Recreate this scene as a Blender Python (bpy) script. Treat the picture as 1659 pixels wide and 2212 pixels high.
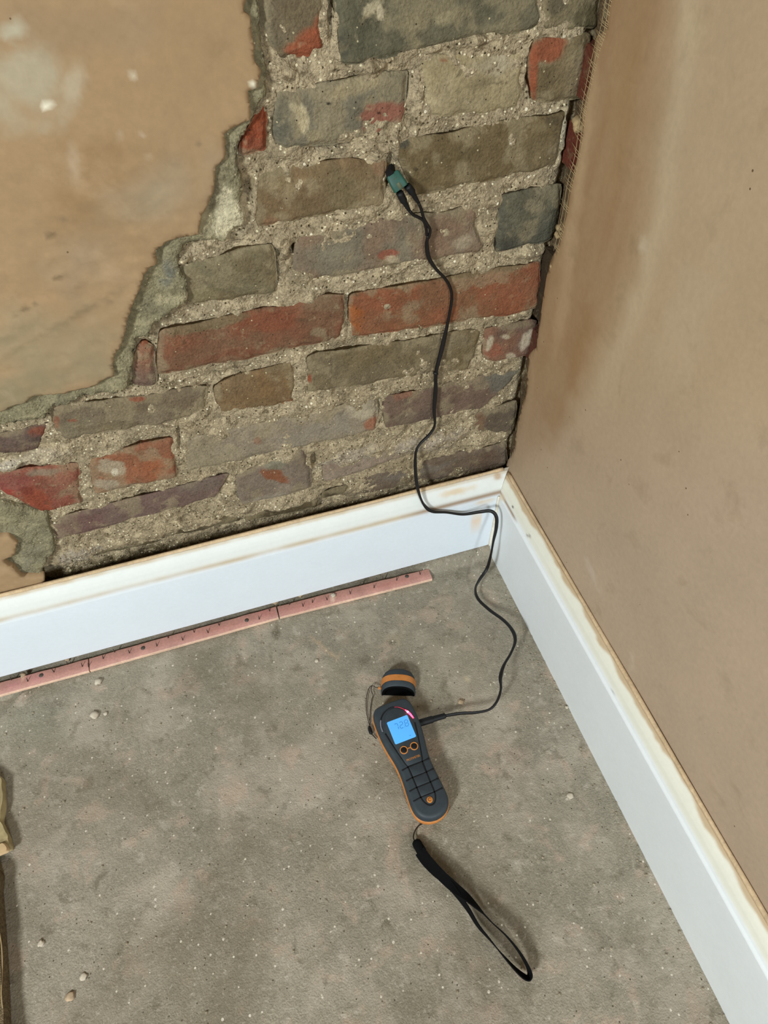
import bpy, bmesh, math, random
import numpy as np
from mathutils import Vector, Matrix, geometry
random.seed(7)
for o in list(bpy.data.objects): bpy.data.objects.remove(o)
SC = bpy.context.scene
COL = SC.collection

# ------------------------------------------------------------------ camera
W, H, F = 1659, 2212, 1492.2
CAM = np.array([-0.40815, -0.66548, 1.0])
R = np.array([[0.95257487, -0.30418869, -0.00838768],      # right, down, forward in world axes
              [-0.24219733, -0.74118355, -0.62608897],
              [0.18423238, 0.5984281, -0.77970651]])
cd = bpy.data.cameras.new('camera'); cam = bpy.data.objects.new('camera', cd); COL.objects.link(cam)
cd.sensor_fit = 'VERTICAL'; cd.sensor_height = 36.0; cd.lens = F / H * 36.0
cd.clip_start = 0.01
M = Matrix.Identity(4)
for i in range(3):
    M[i][0] = R[0, i]; M[i][1] = -R[1, i]; M[i][2] = -R[2, i]; M[i][3] = CAM[i]
cam.matrix_world = M
SC.camera = cam

# ------------------------------------------------------------------ light
SC.view_settings.view_transform = 'Standard'; SC.view_settings.look = 'None'
SC.view_settings.gamma = 1.0; SC.view_settings.use_curve_mapping = False
SC.view_settings.exposure = 0.0
wd = bpy.data.worlds.new('room_ambient'); SC.world = wd; wd.use_nodes = True
wb = wd.node_tree.nodes['Background']; wb.inputs[0].default_value = (1.0, 0.84, 0.62, 1); wb.inputs[1].default_value = 0.13
def window_light(name, loc, aim, sx, sy, power, color):
    l = bpy.data.lights.new(name, 'AREA'); l.shape = 'RECTANGLE'; l.size = sx; l.size_y = sy
    l.energy = power; l.color = color
    o = bpy.data.objects.new(name, l); COL.objects.link(o); o.location = loc
    o.rotation_euler = (Vector(aim) - Vector(loc)).to_track_quat('-Z', 'Y').to_euler()
    return o
window_light('window_daylight_left', (-2.0, -1.75, 1.75), (-0.25, -0.25, 0.1), 0.30, 0.45, 72, (0.90, 0.97, 1.0))
window_light('window_daylight_behind', (-0.20, -2.7, 1.45), (-0.45, 0.0, 0.1), 0.35, 0.55, 34, (0.86, 0.95, 1.0))

# ------------------------------------------------------------------ helpers
def lin(c):
    c = np.asarray(c, float) / 255.0
    return np.where(c <= 0.04045, c / 12.92, ((c + 0.055) / 1.055) ** 2.4)
def ray(px, py): return R.T @ np.array([(px - W / 2) / F, (py - H / 2) / F, 1.0])
def on(px, py, ax, v):
    d = ray(px, py); return CAM + d * ((v - CAM[ax]) / d[ax])
def wall(px, py, y=0.0): return on(px, py, 1, y)       # a point on the brick wall
def flo(px, py, z=0.0): return on(px, py, 2, z)        # a point on the floor
def side(px, py, x=0.0): return on(px, py, 0, x)       # a point on the right wall
def proj(P):
    q = (np.asarray(P, float) - CAM) @ R.T
    return np.stack([q[:, 0] / q[:, 2] * F + W / 2, q[:, 1] / q[:, 2] * F + H / 2], 1)
def _h(i, j, s):
    n = (i.astype(np.int64) * 374761393 + j.astype(np.int64) * 668265263 + s * 974634777) & 0xffffffff
    n = ((n ^ (n >> 13)) * 1274126177) & 0xffffffff
    return ((n ^ (n >> 16)) & 0xffff) / 65535.0
def vn(x, y, s=0):
    xi = np.floor(x); yi = np.floor(y); fx = x - xi; fy = y - yi
    fx = fx * fx * (3 - 2 * fx); fy = fy * fy * (3 - 2 * fy)
    a = _h(xi, yi, s); b = _h(xi + 1, yi, s); c = _h(xi, yi + 1, s); d = _h(xi + 1, yi + 1, s)
    return (a * (1 - fx) + b * fx) * (1 - fy) + (c * (1 - fx) + d * fx) * fy
def fbm(x, y, size, oct=4, s=0):
    x = np.asarray(x, float) / size; y = np.asarray(y, float) / size
    t = 0; a = 0.5; n = 0
    for k in range(oct):
        t = t + a * vn(x * 2 ** k + 17.3 * k, y * 2 ** k + 5.1 * k, s + k); n += a; a *= 0.5
    return t / n
def sstep(a, b, x):
    t = np.clip((x - a) / (b - a), 0, 1); return t * t * (3 - 2 * t)
def patches(cols, P, lst, a=0, b=2, seed=3, rough=0.9, nsize=0.012):
    """blend coloured marks (centre and radii in photograph pixels) into vertex colours"""
    if not lst: return cols
    q = proj(P); n = fbm(P[:, a] + 3, P[:, b] + 3, nsize, 4, seed) - 0.5
    for k, (cx, cy, rx, ry, ang, c, soft, op) in enumerate(lst):
        t = math.radians(ang); dx = q[:, 0] - cx; dy = q[:, 1] - cy
        u = dx * math.cos(t) + dy * math.sin(t); v = -dx * math.sin(t) + dy * math.cos(t)
        d = np.sqrt((u / rx) ** 2 + (v / ry) ** 2) + n * rough * 2
        w = sstep(1 + soft * .5, 1 - soft, d)[:, None] * op
        cols = cols * (1 - w) + lin(c) * w
    return cols
def mesh(name, V, Fc, mat, parent=None, cols=None, smooth=True):
    me = bpy.data.meshes.new(name)
    me.from_pydata([tuple(map(float, v)) for v in V], [], [tuple(map(int, f)) for f in Fc])
    if cols is not None:
        at = me.color_attributes.new('Col', 'FLOAT_COLOR', 'POINT')
        c4 = np.ones((len(V), 4), np.float32); c4[:, :3] = cols
        at.data.foreach_set('color', c4.ravel())
    if smooth: me.polygons.foreach_set('use_smooth', [True] * len(me.polygons))
    me.materials.append(mat); me.update()
    o = bpy.data.objects.new(name, me); COL.objects.link(o)
    if parent is not None: o.parent = parent
    return o
def fix(o):
    bm = bmesh.new(); bm.from_mesh(o.data); bmesh.ops.recalc_face_normals(bm, faces=bm.faces[:]); bm.to_mesh(o.data); bm.free(); return o
def sharp(o, ang=35):
    bm = bmesh.new(); bm.from_mesh(o.data); bmesh.ops.recalc_face_normals(bm, faces=bm.faces[:])
    for e in bm.edges:
        if len(e.link_faces) == 2 and e.calc_face_angle(0) > math.radians(ang): e.smooth = False
    bm.to_mesh(o.data); bm.free(); return o
def tag(o, label=None, cat=None, group=None, kind=None):
    if label: o['label'] = label
    if cat: o['category'] = cat
    if group: o['group'] = group
    if kind: o['kind'] = kind
    return o
def empty(name, loc=(0, 0, 0), rz=0):
    o = bpy.data.objects.new(name, None); COL.objects.link(o); o.empty_display_size = 0.02
    o.location = loc; o.rotation_euler = (0, 0, rz); return o
def gridfaces(nu, nv, off=0):
    return [(off + j * nu + i, off + j * nu + i + 1, off + (j + 1) * nu + i + 1, off + (j + 1) * nu + i)
            for j in range(nv - 1) for i in range(nu - 1)]
def boxv(a, b):
    V = [(x, y, z) for z in (a[2], b[2]) for y in (a[1], b[1]) for x in (a[0], b[0])]
    return V, [(0, 2, 3, 1), (4, 5, 7, 6), (0, 1, 5, 4), (2, 6, 7, 3), (0, 4, 6, 2), (1, 3, 7, 5)]
def catmull(P, n=8):
    P = [np.asarray(p, float) for p in P]; Q = [2 * P[0] - P[1]] + P + [2 * P[-1] - P[-2]]; out = []
    for i in range(1, len(Q) - 2):
        for k in range(n):
            t = k / n; a, b, c, d = Q[i - 1:i + 3]
            out.append(0.5 * (2 * b + (c - a) * t + (2 * a - 5 * b + 4 * c - d) * t * t + (3 * b - a - 3 * c + d) * t ** 3))
    out.append(P[-1]); return np.array(out)
def sweep(path, prof, twist=None, up=(0, 0, 1), scale=None, closed_ends=True):
    """sweep a closed 2-D profile (m points) along a path; twist in radians per point"""
    path = np.asarray(path, float); n = len(path); m = len(prof); V = []; prev = None
    for i in range(n):
        t = path[min(i + 1, n - 1)] - path[max(i - 1, 0)]; t = t / (np.linalg.norm(t) + 1e-12)
        if prev is None:
            r = np.cross(t, up)
            if np.linalg.norm(r) < 1e-3: r = np.cross(t, (0.3, 1, 0.1))
        else: r = prev - t * (prev @ t)
        r = r / np.linalg.norm(r); prev = r; s = np.cross(r, t)
        a = 0 if twist is None else twist[i]; sc = 1 if scale is None else scale[i]
        r2 = r * math.cos(a) + s * math.sin(a); s2 = -r * math.sin(a) + s * math.cos(a)
        for (u, v) in prof: V.append(path[i] + (r2 * u + s2 * v) * sc)
    Fc = [(i * m + k, i * m + (k + 1) % m, (i + 1) * m + (k + 1) % m, (i + 1) * m + k) for i in range(n - 1) for k in range(m)]
    if closed_ends: Fc += [tuple(range(m))[::-1], tuple(range((n - 1) * m, n * m))]
    return V, Fc
def circ(r, n=8, ry=None): return [(r * math.cos(2 * math.pi * k / n), (ry or r) * math.sin(2 * math.pi * k / n)) for k in range(n)]
def rectp(w, t): return [(-w / 2, -t / 2), (w / 2, -t / 2), (w / 2, t / 2), (-w / 2, t / 2)]
def tube(name, path, r, mat, parent=None, n=8, smooth_n=6, scale=None):
    p = catmull(path, smooth_n) if smooth_n else np.asarray(path)
    V, Fc = sweep(p, circ(r, n), scale=scale); return fix(mesh(name, V, Fc, mat, parent))
def join(parts):
    V = []; Fc = []
    for v, f in parts:
        o = len(V); V += list(v); Fc += [tuple(i + o for i in x) for x in f]
    return V, Fc

# ------------------------------------------------------------------ materials
def mat_base(name, rough=0.8, spec=0.3):
    m = bpy.data.materials.new(name); m.use_nodes = True; nt = m.node_tree; b = nt.nodes['Principled BSDF']
    b.inputs['Roughness'].default_value = rough; b.inputs['Specular IOR Level'].default_value = spec
    return m, nt, b
def nd(nt, t, **kw):
    n = nt.nodes.new(t)
    for k, v in kw.items(): setattr(n, k, v)
    return n
def vcol_mat(name, rough=0.9, spec=0.2, n1=(35, 0.25), n2=(220, 0.25), specks=None, bump=(300, 0.3, 0.001), bump2=None, blotch=None):
    """vertex colour x two noises, optional pale and dark grains, bump"""
    m, nt, b = mat_base(name, rough, spec); L = nt.links.new
    att = nd(nt, 'ShaderNodeVertexColor'); att.layer_name = 'Col'
    tc = nd(nt, 'ShaderNodeNewGeometry'); cur = att.outputs['Color']
    for (sc, amt) in (n1, n2):
        nz = nd(nt, 'ShaderNodeTexNoise'); nz.inputs['Scale'].default_value = sc; nz.inputs['Detail'].default_value = 5; nz.inputs['Roughness'].default_value = 0.65
        L(tc.outputs['Position'], nz.inputs['Vector'])
        mr = nd(nt, 'ShaderNodeMapRange'); mr.inputs['From Min'].default_value = 0.3; mr.inputs['From Max'].default_value = 0.7
        mr.inputs['To Min'].default_value = 1 - amt; mr.inputs['To Max'].default_value = 1 + amt; L(nz.outputs['Fac'], mr.inputs['Value'])
        mx = nd(nt, 'ShaderNodeVectorMath', operation='SCALE'); L(cur, mx.inputs[0]); L(mr.outputs[0], mx.inputs['Scale']); cur = mx.outputs[0]
    for (sc, lo_, hi_, colr, op) in (blotch or []):
        nz = nd(nt, 'ShaderNodeTexNoise'); nz.inputs['Scale'].default_value = sc; nz.inputs['Detail'].default_value = 8; nz.inputs['Roughness'].default_value = 0.62; nz.inputs['Distortion'].default_value = 0.4
        L(tc.outputs['Position'], nz.inputs['Vector'])
        mr = nd(nt, 'ShaderNodeMapRange'); mr.inputs['From Min'].default_value = lo_; mr.inputs['From Max'].default_value = hi_; mr.inputs['To Max'].default_value = op; L(nz.outputs['Fac'], mr.inputs['Value'])
        mx = nd(nt, 'ShaderNodeMix', data_type='RGBA'); L(mr.outputs[0], mx.inputs[0]); L(cur, mx.inputs[6]); mx.inputs[7].default_value = (*lin(colr), 1); cur = mx.outputs[2]
    for sp in (specks or []) :
        sc, thr, colr, keep = sp
        vo = nd(nt, 'ShaderNodeTexVoronoi'); vo.inputs['Scale'].default_value = sc; L(tc.outputs['Position'], vo.inputs['Vector'])
        lt = nd(nt, 'ShaderNodeMath', operation='LESS_THAN'); L(vo.outputs['Distance'], lt.inputs[0]); lt.inputs[1].default_value = thr
        sr = nd(nt, 'ShaderNodeSeparateColor'); L(vo.outputs['Color'], sr.inputs[0])
        g = nd(nt, 'ShaderNodeMath', operation='LESS_THAN'); L(sr.outputs[0], g.inputs[0]); g.inputs[1].default_value = keep
        mu = nd(nt, 'ShaderNodeMath', operation='MULTIPLY'); L(lt.outputs[0], mu.inputs[0]); L(g.outputs[0], mu.inputs[1])
        mx = nd(nt, 'ShaderNodeMix', data_type='RGBA'); L(mu.outputs[0], mx.inputs[0]); L(cur, mx.inputs[6]); mx.inputs[7].default_value = (*lin(colr), 1); cur = mx.outputs[2]
    L(cur, b.inputs['Base Color'])
    nz = nd(nt, 'ShaderNodeTexNoise'); nz.inputs['Scale'].default_value = bump[0]; nz.inputs['Detail'].default_value = 4; L(tc.outputs['Position'], nz.inputs['Vector'])
    bp = nd(nt, 'ShaderNodeBump'); bp.inputs['Strength'].default_value = bump[1]; bp.inputs['Distance'].default_value = bump[2]; L(nz.outputs['Fac'], bp.inputs['Height'])
    if bump2:
        n2_ = nd(nt, 'ShaderNodeTexNoise'); n2_.inputs['Scale'].default_value = bump2[0]; n2_.inputs['Detail'].default_value = 3; L(tc.outputs['Position'], n2_.inputs['Vector'])
        b2 = nd(nt, 'ShaderNodeBump'); b2.inputs['Strength'].default_value = bump2[1]; b2.inputs['Distance'].default_value = bump2[2]; L(n2_.outputs['Fac'], b2.inputs['Height'])
        L(b2.outputs['Normal'], bp.inputs['Normal'])
    L(bp.outputs['Normal'], b.inputs['Normal']); return m
def plain(name, c, rough=0.6, spec=0.3, bump=None, noise=0.12, nscale=120, emit=None, metal=0):
    m, nt, b = mat_base(name, rough, spec); L = nt.links.new; b.inputs['Metallic'].default_value = metal
    tc = nd(nt, 'ShaderNodeTexCoord'); nz = nd(nt, 'ShaderNodeTexNoise'); nz.inputs['Scale'].default_value = nscale; nz.inputs['Detail'].default_value = 4
    L(tc.outputs['Object'], nz.inputs['Vector'])
    cr = nd(nt, 'ShaderNodeValToRGB'); l = lin(c)
    cr.color_ramp.elements[0].position = 0.3; cr.color_ramp.elements[1].position = 0.7
    cr.color_ramp.elements[0].color = (*(l * (1 - noise)), 1); cr.color_ramp.elements[1].color = (*np.minimum(l * (1 + noise), 1), 1)
    L(nz.outputs['Fac'], cr.inputs[0]); L(cr.outputs[0], b.inputs['Base Color'])
    if bump:
        n2 = nd(nt, 'ShaderNodeTexNoise'); n2.inputs['Scale'].default_value = bump[0]; L(tc.outputs['Object'], n2.inputs['Vector'])
        bp = nd(nt, 'ShaderNodeBump'); bp.inputs['Strength'].default_value = bump[1]; bp.inputs['Distance'].default_value = bump[2]
        L(n2.outputs['Fac'], bp.inputs['Height']); L(bp.outputs['Normal'], b.inputs['Normal'])
    if emit: b.inputs['Emission Color'].default_value = (*lin(emit[0]), 1); b.inputs['Emission Strength'].default_value = emit[1]
    return m
M_floor = vcol_mat('concrete', 0.92, 0.15, (5, 0.10), (420, 0.20), [(150, 0.20, (200, 190, 172), 0.07), (65, 0.11, (200, 190, 172), 0.10), (210, 0.20, (84, 76, 62), 0.07), (38, .06, (204, 194, 176), .12)], (480, 0.75, 0.0018), (140, 0.35, 0.002),
                   [(8, .48, .62, (168, 157, 140), .7), (20, .55, .64, (176, 154, 134), .5), (45, .57, .68, (182, 172, 156), .42), (36, .57, .68, (92, 84, 66), .5), (4.5, .48, .64, (106, 97, 78), .6), (120, .60, .70, (194, 184, 168), .4), (260, .56, .68, (188, 178, 160), .35)])
M_mortar = vcol_mat('lime_mortar', 0.95, 0.15, (45, 0.25), (380, 0.40), [(300, 0.34, (216, 204, 170), 0.12), (140, 0.20, (226, 216, 190), 0.07), (90, .16, (206, 194, 162), .10), (240, 0.28, (74, 64, 44), 0.16)], (420, 1.0, 0.003), (150, 0.8, 0.004),
                    [(60, .53, .62, (188, 171, 138), .7), (90, .55, .64, (88, 75, 54), .7)])
M_brick = vcol_mat('old_brick', 0.92, 0.15, (30, 0.14), (330, 0.22), [(180, 0.16, (172, 158, 124), 0.07), (230, 0.17, (52, 44, 32), 0.09)], (380, 0.8, 0.002), (110, 0.5, 0.003),
                   [(48, .58, .68, (132, 118, 88), .35), (85, .60, .68, (148, 134, 104), .35), (60, .60, .70, (66, 56, 42), .5)])
M_skim = vcol_mat('gypsum_plaster', 0.85, 0.2, (7, 0.06), (150, 0.05), [(45, .045, (104, 84, 58), .08)], (160, 0.14, 0.0008), None, [(22, .57, .72, (118, 97, 68), .25), (14, .58, .74, (182, 156, 124), .3)])
M_render = vcol_mat('grey_render', 0.95, 0.12, (50, 0.22), (350, 0.3), [(260, 0.2, (186, 174, 142), 0.10)], (380, 0.9, 0.0025), (120, .6, .004), [(60, .55, .65, (160, 148, 116), .5), (70, .58, .67, (84, 78, 58), .5)])
M_paint = vcol_mat('gloss_paint', 0.42, 0.4, (16, 0.02), (150, 0.02), None, (60, 0.05, 0.0006))
M_caulk = vcol_mat('plaster_caulk', 0.85, 0.2, (60, 0.15), (300, 0.15), None, (300, 0.4, 0.001))
M_wood = vcol_mat('stained_ply', 0.8, 0.2, (40, 0.14), (300, 0.15), None, (300, 0.3, 0.0006))
M_dark = plain('dark_void', (30, 26, 20), 0.95, 0.1)
M_grey = plain('meter_grey_rubber', (48, 56, 61), 0.55, 0.35, (900, 0.15, 0.0003))
M_black = plain('black_rubber', (14, 15, 17), 0.6, 0.3)
M_hollow = plain('cap_inside_black', (8, 8, 9), 0.9, 0.1)  # near-black colour for the inside of the cap
M_orange = plain('orange_plastic', (184, 118, 58), 0.5, 0.35, (600, 0.1, 0.0003))
M_orange2 = plain('orange_print', (190, 120, 50), 0.6, 0.3)
M_cable = plain('black_cable', (16, 14, 14), 0.5, 0.35)
M_web = plain('black_webbing', (13, 13, 14), 0.95, 0.1, (1500, 0.6, 0.0006))
M_cord = plain('dark_cord', (40, 32, 22), 0.9, 0.1)
M_screen = plain('lcd_backlight', (40, 90, 130), 0.3, 0.4, noise=0.02, emit=((92, 178, 250), 0.92))
M_digit = plain('lcd_segment', (40, 95, 150), 0.4, 0.3, noise=0.02, emit=((58, 130, 200), 0.55))
M_led = plain('red_led', (255, 60, 80), 0.3, 0.3, emit=((255, 60, 95), 6.0))
M_ledcore = plain('red_led_core', (255, 190, 200), 0.3, 0.3, emit=((255, 200, 210), 14.0))
M_guide = plain('light_guide_red', (150, 40, 55), 0.4, 0.3, emit=((200, 40, 70), 0.45))
M_guide2 = plain('light_guide_clear', (116, 116, 126), 0.35, 0.4)
M_teal = plain('teal_nylon', (36, 74, 62), 0.5, 0.3, noise=0.2)
M_steel = plain('dull_steel', (92, 84, 76), 0.5, 0.4, metal=0.6)
M_nail = plain('rusty_nail', (72, 58, 50), 0.7, 0.3, metal=0.3)
M_scrim = plain('scrim_thread', (158, 136, 100), 0.9, 0.1)
M_crumb = plain('pale_stone', (190, 178, 158), 0.9, 0.2, (200, 0.4, 0.001), 0.15)
M_crumb2 = plain('buff_mortar_crumb', (172, 150, 122), 0.9, 0.2, (200, 0.4, 0.001), 0.2)
M_cloth = plain('cream_backing', (158, 142, 104), 0.9, 0.15, (250, 0.5, 0.001), 0.25, 60)
M_carpet = plain('brown_carpet', (112, 96, 72), 0.95, 0.1, (700, 1.0, 0.003), 0.35, 300)

# ------------------------------------------------------------------ floor
gx = np.concatenate([np.linspace(-1.55, -.9, 30)[:-1], np.linspace(-.9, .02, 370)]); gy = np.concatenate([np.linspace(-1.5, -.82, 30)[:-1], np.linspace(-.82, .06, 350)]); nx, ny = len(gx), len(gy)
X, Y = np.meshgrid(gx, gy); X = X.ravel(); Y = Y.ravel()
Z = (fbm(X, Y, 0.05, 5, 11) - 0.5) * 0.0022 + (fbm(X, Y, .009, 3, 13) - .5) * .0010 - 0.0008
Z += np.clip(-0.13 * 0 + 0.016 * sstep(-0.17, -0.12, X) * sstep(-0.058, -0.036, Y), 0, 1)     # screed rises to the skirting beside the corner
P = np.stack([X, Y, Z], 1); q0 = proj(P)
Z = Z - .012 * sstep(0, 6, 42 - q0[:, 0] + (1500 - q0[:, 1]) * .85) * sstep(-2, 5, q0[:, 1] - 1500 + q0[:, 0] * .2); P[:, 2] = Z
t = fbm(X, Y, 0.30, 4, 21)[:, None]; t2 = fbm(X, Y, 0.06, 4, 5)[:, None]
c = lin((132, 125, 108)) * (1 - t) + lin((150, 141, 124)) * t
c = c * (0.86 + 0.26 * t2)
pale = (168, 158, 142); pink = (166, 146, 128); dk = (92, 84, 66)
c = patches(c, P, [(90, 1560, 80, 50, 0, (150, 146, 128), 1, .5), (1200, 1640, 70, 60, 0, pale, .8, .5), (1100, 1640, 50, 40, 0, pink, .8, .5), (800, 1930, 30, 12, -10, pink, .5, .7),
    (1015, 2000, 4, 36, -12, (190, 178, 160), .4, .8), (700, 1400, 5, 34, -50, (168, 148, 122), .5, .7), (730, 1420, 4, 20, 30, (160, 142, 116), .5, .6), (596, 1368, 9, 20, 5, dk, .6, .8),
    (430, 2060, 40, 34, 0, pale, .9, .35), (360, 1960, 16, 10, 0, pink, .5, .6), (650, 1740, 60, 20, -10, pale, .9, .4), (1060, 2080, 40, 60, 20, pale, .9, .4), (1050, 2190, 40, 30, 0, pink, .8, .6),
    (105, 1462 + 45, 26, 7, -8, pale, .7, .6), (850, 1380, 18, 14, 0, (160, 146, 122), .6, .6), (250, 1700, 30, 8, -12, pale, .7, .5), (1225, 1725, 6, 4, 0, (206, 196, 178), .4, .8), (480, 1990, 14, 8, 0, pale, .7, .6),
    (1010, 1470, 10, 7, 30, (176, 160, 128), .5, .8), (997, 1515, 7, 6, -30, (190, 172, 132), .5, .8), (700, 1880, 40, 14, -40, (150, 140, 120), .8, .5), (120, 1680, 30, 6, 8, pale, .7, .5)], 0, 1, 31, .8, .01)
floor = mesh('floor', P, gridfaces(nx, ny), M_floor, None, c); tag(floor, kind='structure', label='rough grey-brown concrete floor')

# ------------------------------------------------------------------ brick wall: mortar bed, bricks, render and plaster
nx, ny = 560, 560
gx = np.linspace(-0.95, 0.03, nx); gz = np.linspace(0.0, 1.0, ny)
X, Z = np.meshgrid(gx, gz); X = X.ravel(); Z = Z.ravel(); P = np.stack([X, np.zeros_like(X), Z], 1); q = proj(P)
h = -0.0012 + (fbm(X, Z, 0.026, 5, 41) - 0.5) * 0.0110 + (fbm(X, Z, 0.007, 3, 43) - 0.5) * 0.0050
def blob(cx, cy, rx, ry, ang=0, soft=.5):
    t = math.radians(ang); dx = q[:, 0] - cx; dy = q[:, 1] - cy
    u = dx * math.cos(t) + dy * math.sin(t); v = -dx * math.sin(t) + dy * math.cos(t)
    d = np.sqrt((u / rx) ** 2 + (v / ry) ** 2) + (fbm(X, Z, .014, 4, int(cx) % 97) - .5) * .9
    return sstep(1 + soft * .5, 1 - soft, d)
for (cx, cy, rx, ry, a, hh) in [                      # mortar left proud of the brick faces
    (625, 330, 26, 28, 10, .005), (1103, 300, 8, 16, 0, .004), (780, 450, 60, 22, -12, .005), (700, 300, 70, 14, -10, .004), (600, 155, 38, 22, 0, .004),
    (395, 560, 18, 7, -15, .006), (360, 655, 45, 12, -8, .006), (612, 535, 22, 22, 0, .006), (650, 600, 34, 16, -10, .004), (95, 985, 62, 18, -14, .006), (20, 1005, 24, 9, -10, .006),
    (490, 1070, 22, 38, 30, .003), (210, 1090, 26, 22, 0, .003), (800, 145, 60, 14, -12, .004), (1000, 92, 110, 12, -11, .004), (930, 955, 80, 16, -14, .005), (770, 985, 70, 14, -16, .004),
    (1050, 950, 60, 9, -12, .004), (430, 895, 30, 10, -25, .005), (1060, 480, 16, 70, 12, .003), (905, 200, 10, 70, 4, .002), (855, 310, 8, 36, -6, .003), (550, 430, 9, 60, 4, .004), (1215, 290, 9, 60, 8, .004),
    (170, 1200, 60, 14, -14, .006), (300, 1160, 120, 8, -13, .004), (620, 1090, 40, 14, -10, .004), (1150, 545, 40, 10, -10, .004), (700, 870, 50, 8, -10, .003), (960, 730, 60, 6, -10, .002)]:
    h = np.maximum(h, h * 0 - 0.01) + blob(cx, cy, rx, ry, a) * hh
for (cx, cy, rx, ry, a, dd) in [(600, 545, 5, 12, -40, .014), (631, 540, 7, 10, 30, .014), (681, 998, 7, 12, 0, .016), (598, 590, 2.5, 26, 0, .012), (1140, 170, 4, 26, 6, .010), (720, 320, 50, 3, -9, .008), (338, 800, 3, 32, -4, .010),
                                (1203, 325, 4, 14, 5, .010), (846, 350, 9, 18, 0, .010), (840, 395, 8, 14, 20, .010), (388, 950, 4, 26, -4, .008), (880, 190, 4, 34, 6, .008), (1105, 58, 24, 3, -8, .009), (820, 880, 3, 18, 0, .008),
                                (716, 30, 5, 60, 0, .010), (880, 185, 4, 30, 0, .006)]:
    h -= blob(cx, cy, rx, ry, a, .7) * dd
zs = sstep(0.205, 0.19, Z) * sstep(-0.20, -0.30, X)                # hollow just above and behind the skirting
h = h - zs * 0.010
h = h - sstep(-.004, .012, X) * .012
P[:, 1] = -h
t = fbm(X, Z, 0.05, 4, 3)[:, None]; t2 = fbm(X, Z, 0.012, 4, 8)[:, None]
c = lin((134, 119, 93)) * (1 - t) + lin((158, 143, 116)) * t; c = c * (.74 + .62 * t2)
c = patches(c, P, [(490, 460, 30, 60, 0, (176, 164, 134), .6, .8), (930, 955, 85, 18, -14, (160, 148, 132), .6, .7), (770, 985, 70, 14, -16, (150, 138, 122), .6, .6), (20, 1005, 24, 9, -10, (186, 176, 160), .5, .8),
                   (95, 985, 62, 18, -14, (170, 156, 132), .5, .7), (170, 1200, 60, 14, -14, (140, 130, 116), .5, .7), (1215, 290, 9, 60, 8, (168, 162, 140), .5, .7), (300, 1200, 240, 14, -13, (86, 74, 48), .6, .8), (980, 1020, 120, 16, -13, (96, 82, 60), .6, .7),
                   (700, 1110, 160, 10, -14, (84, 72, 48), .6, .8)], 0, 2, 5)  # dark brown strips above the skirting put the hollow's shade into the mortar colour
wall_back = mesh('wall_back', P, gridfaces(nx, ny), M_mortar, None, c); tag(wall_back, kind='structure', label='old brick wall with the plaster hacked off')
mesh('backing', *boxv((-1.6, 0.03, 0.0), (0.12, 0.13, 1.7)), M_dark, wall_back, smooth=False)

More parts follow.
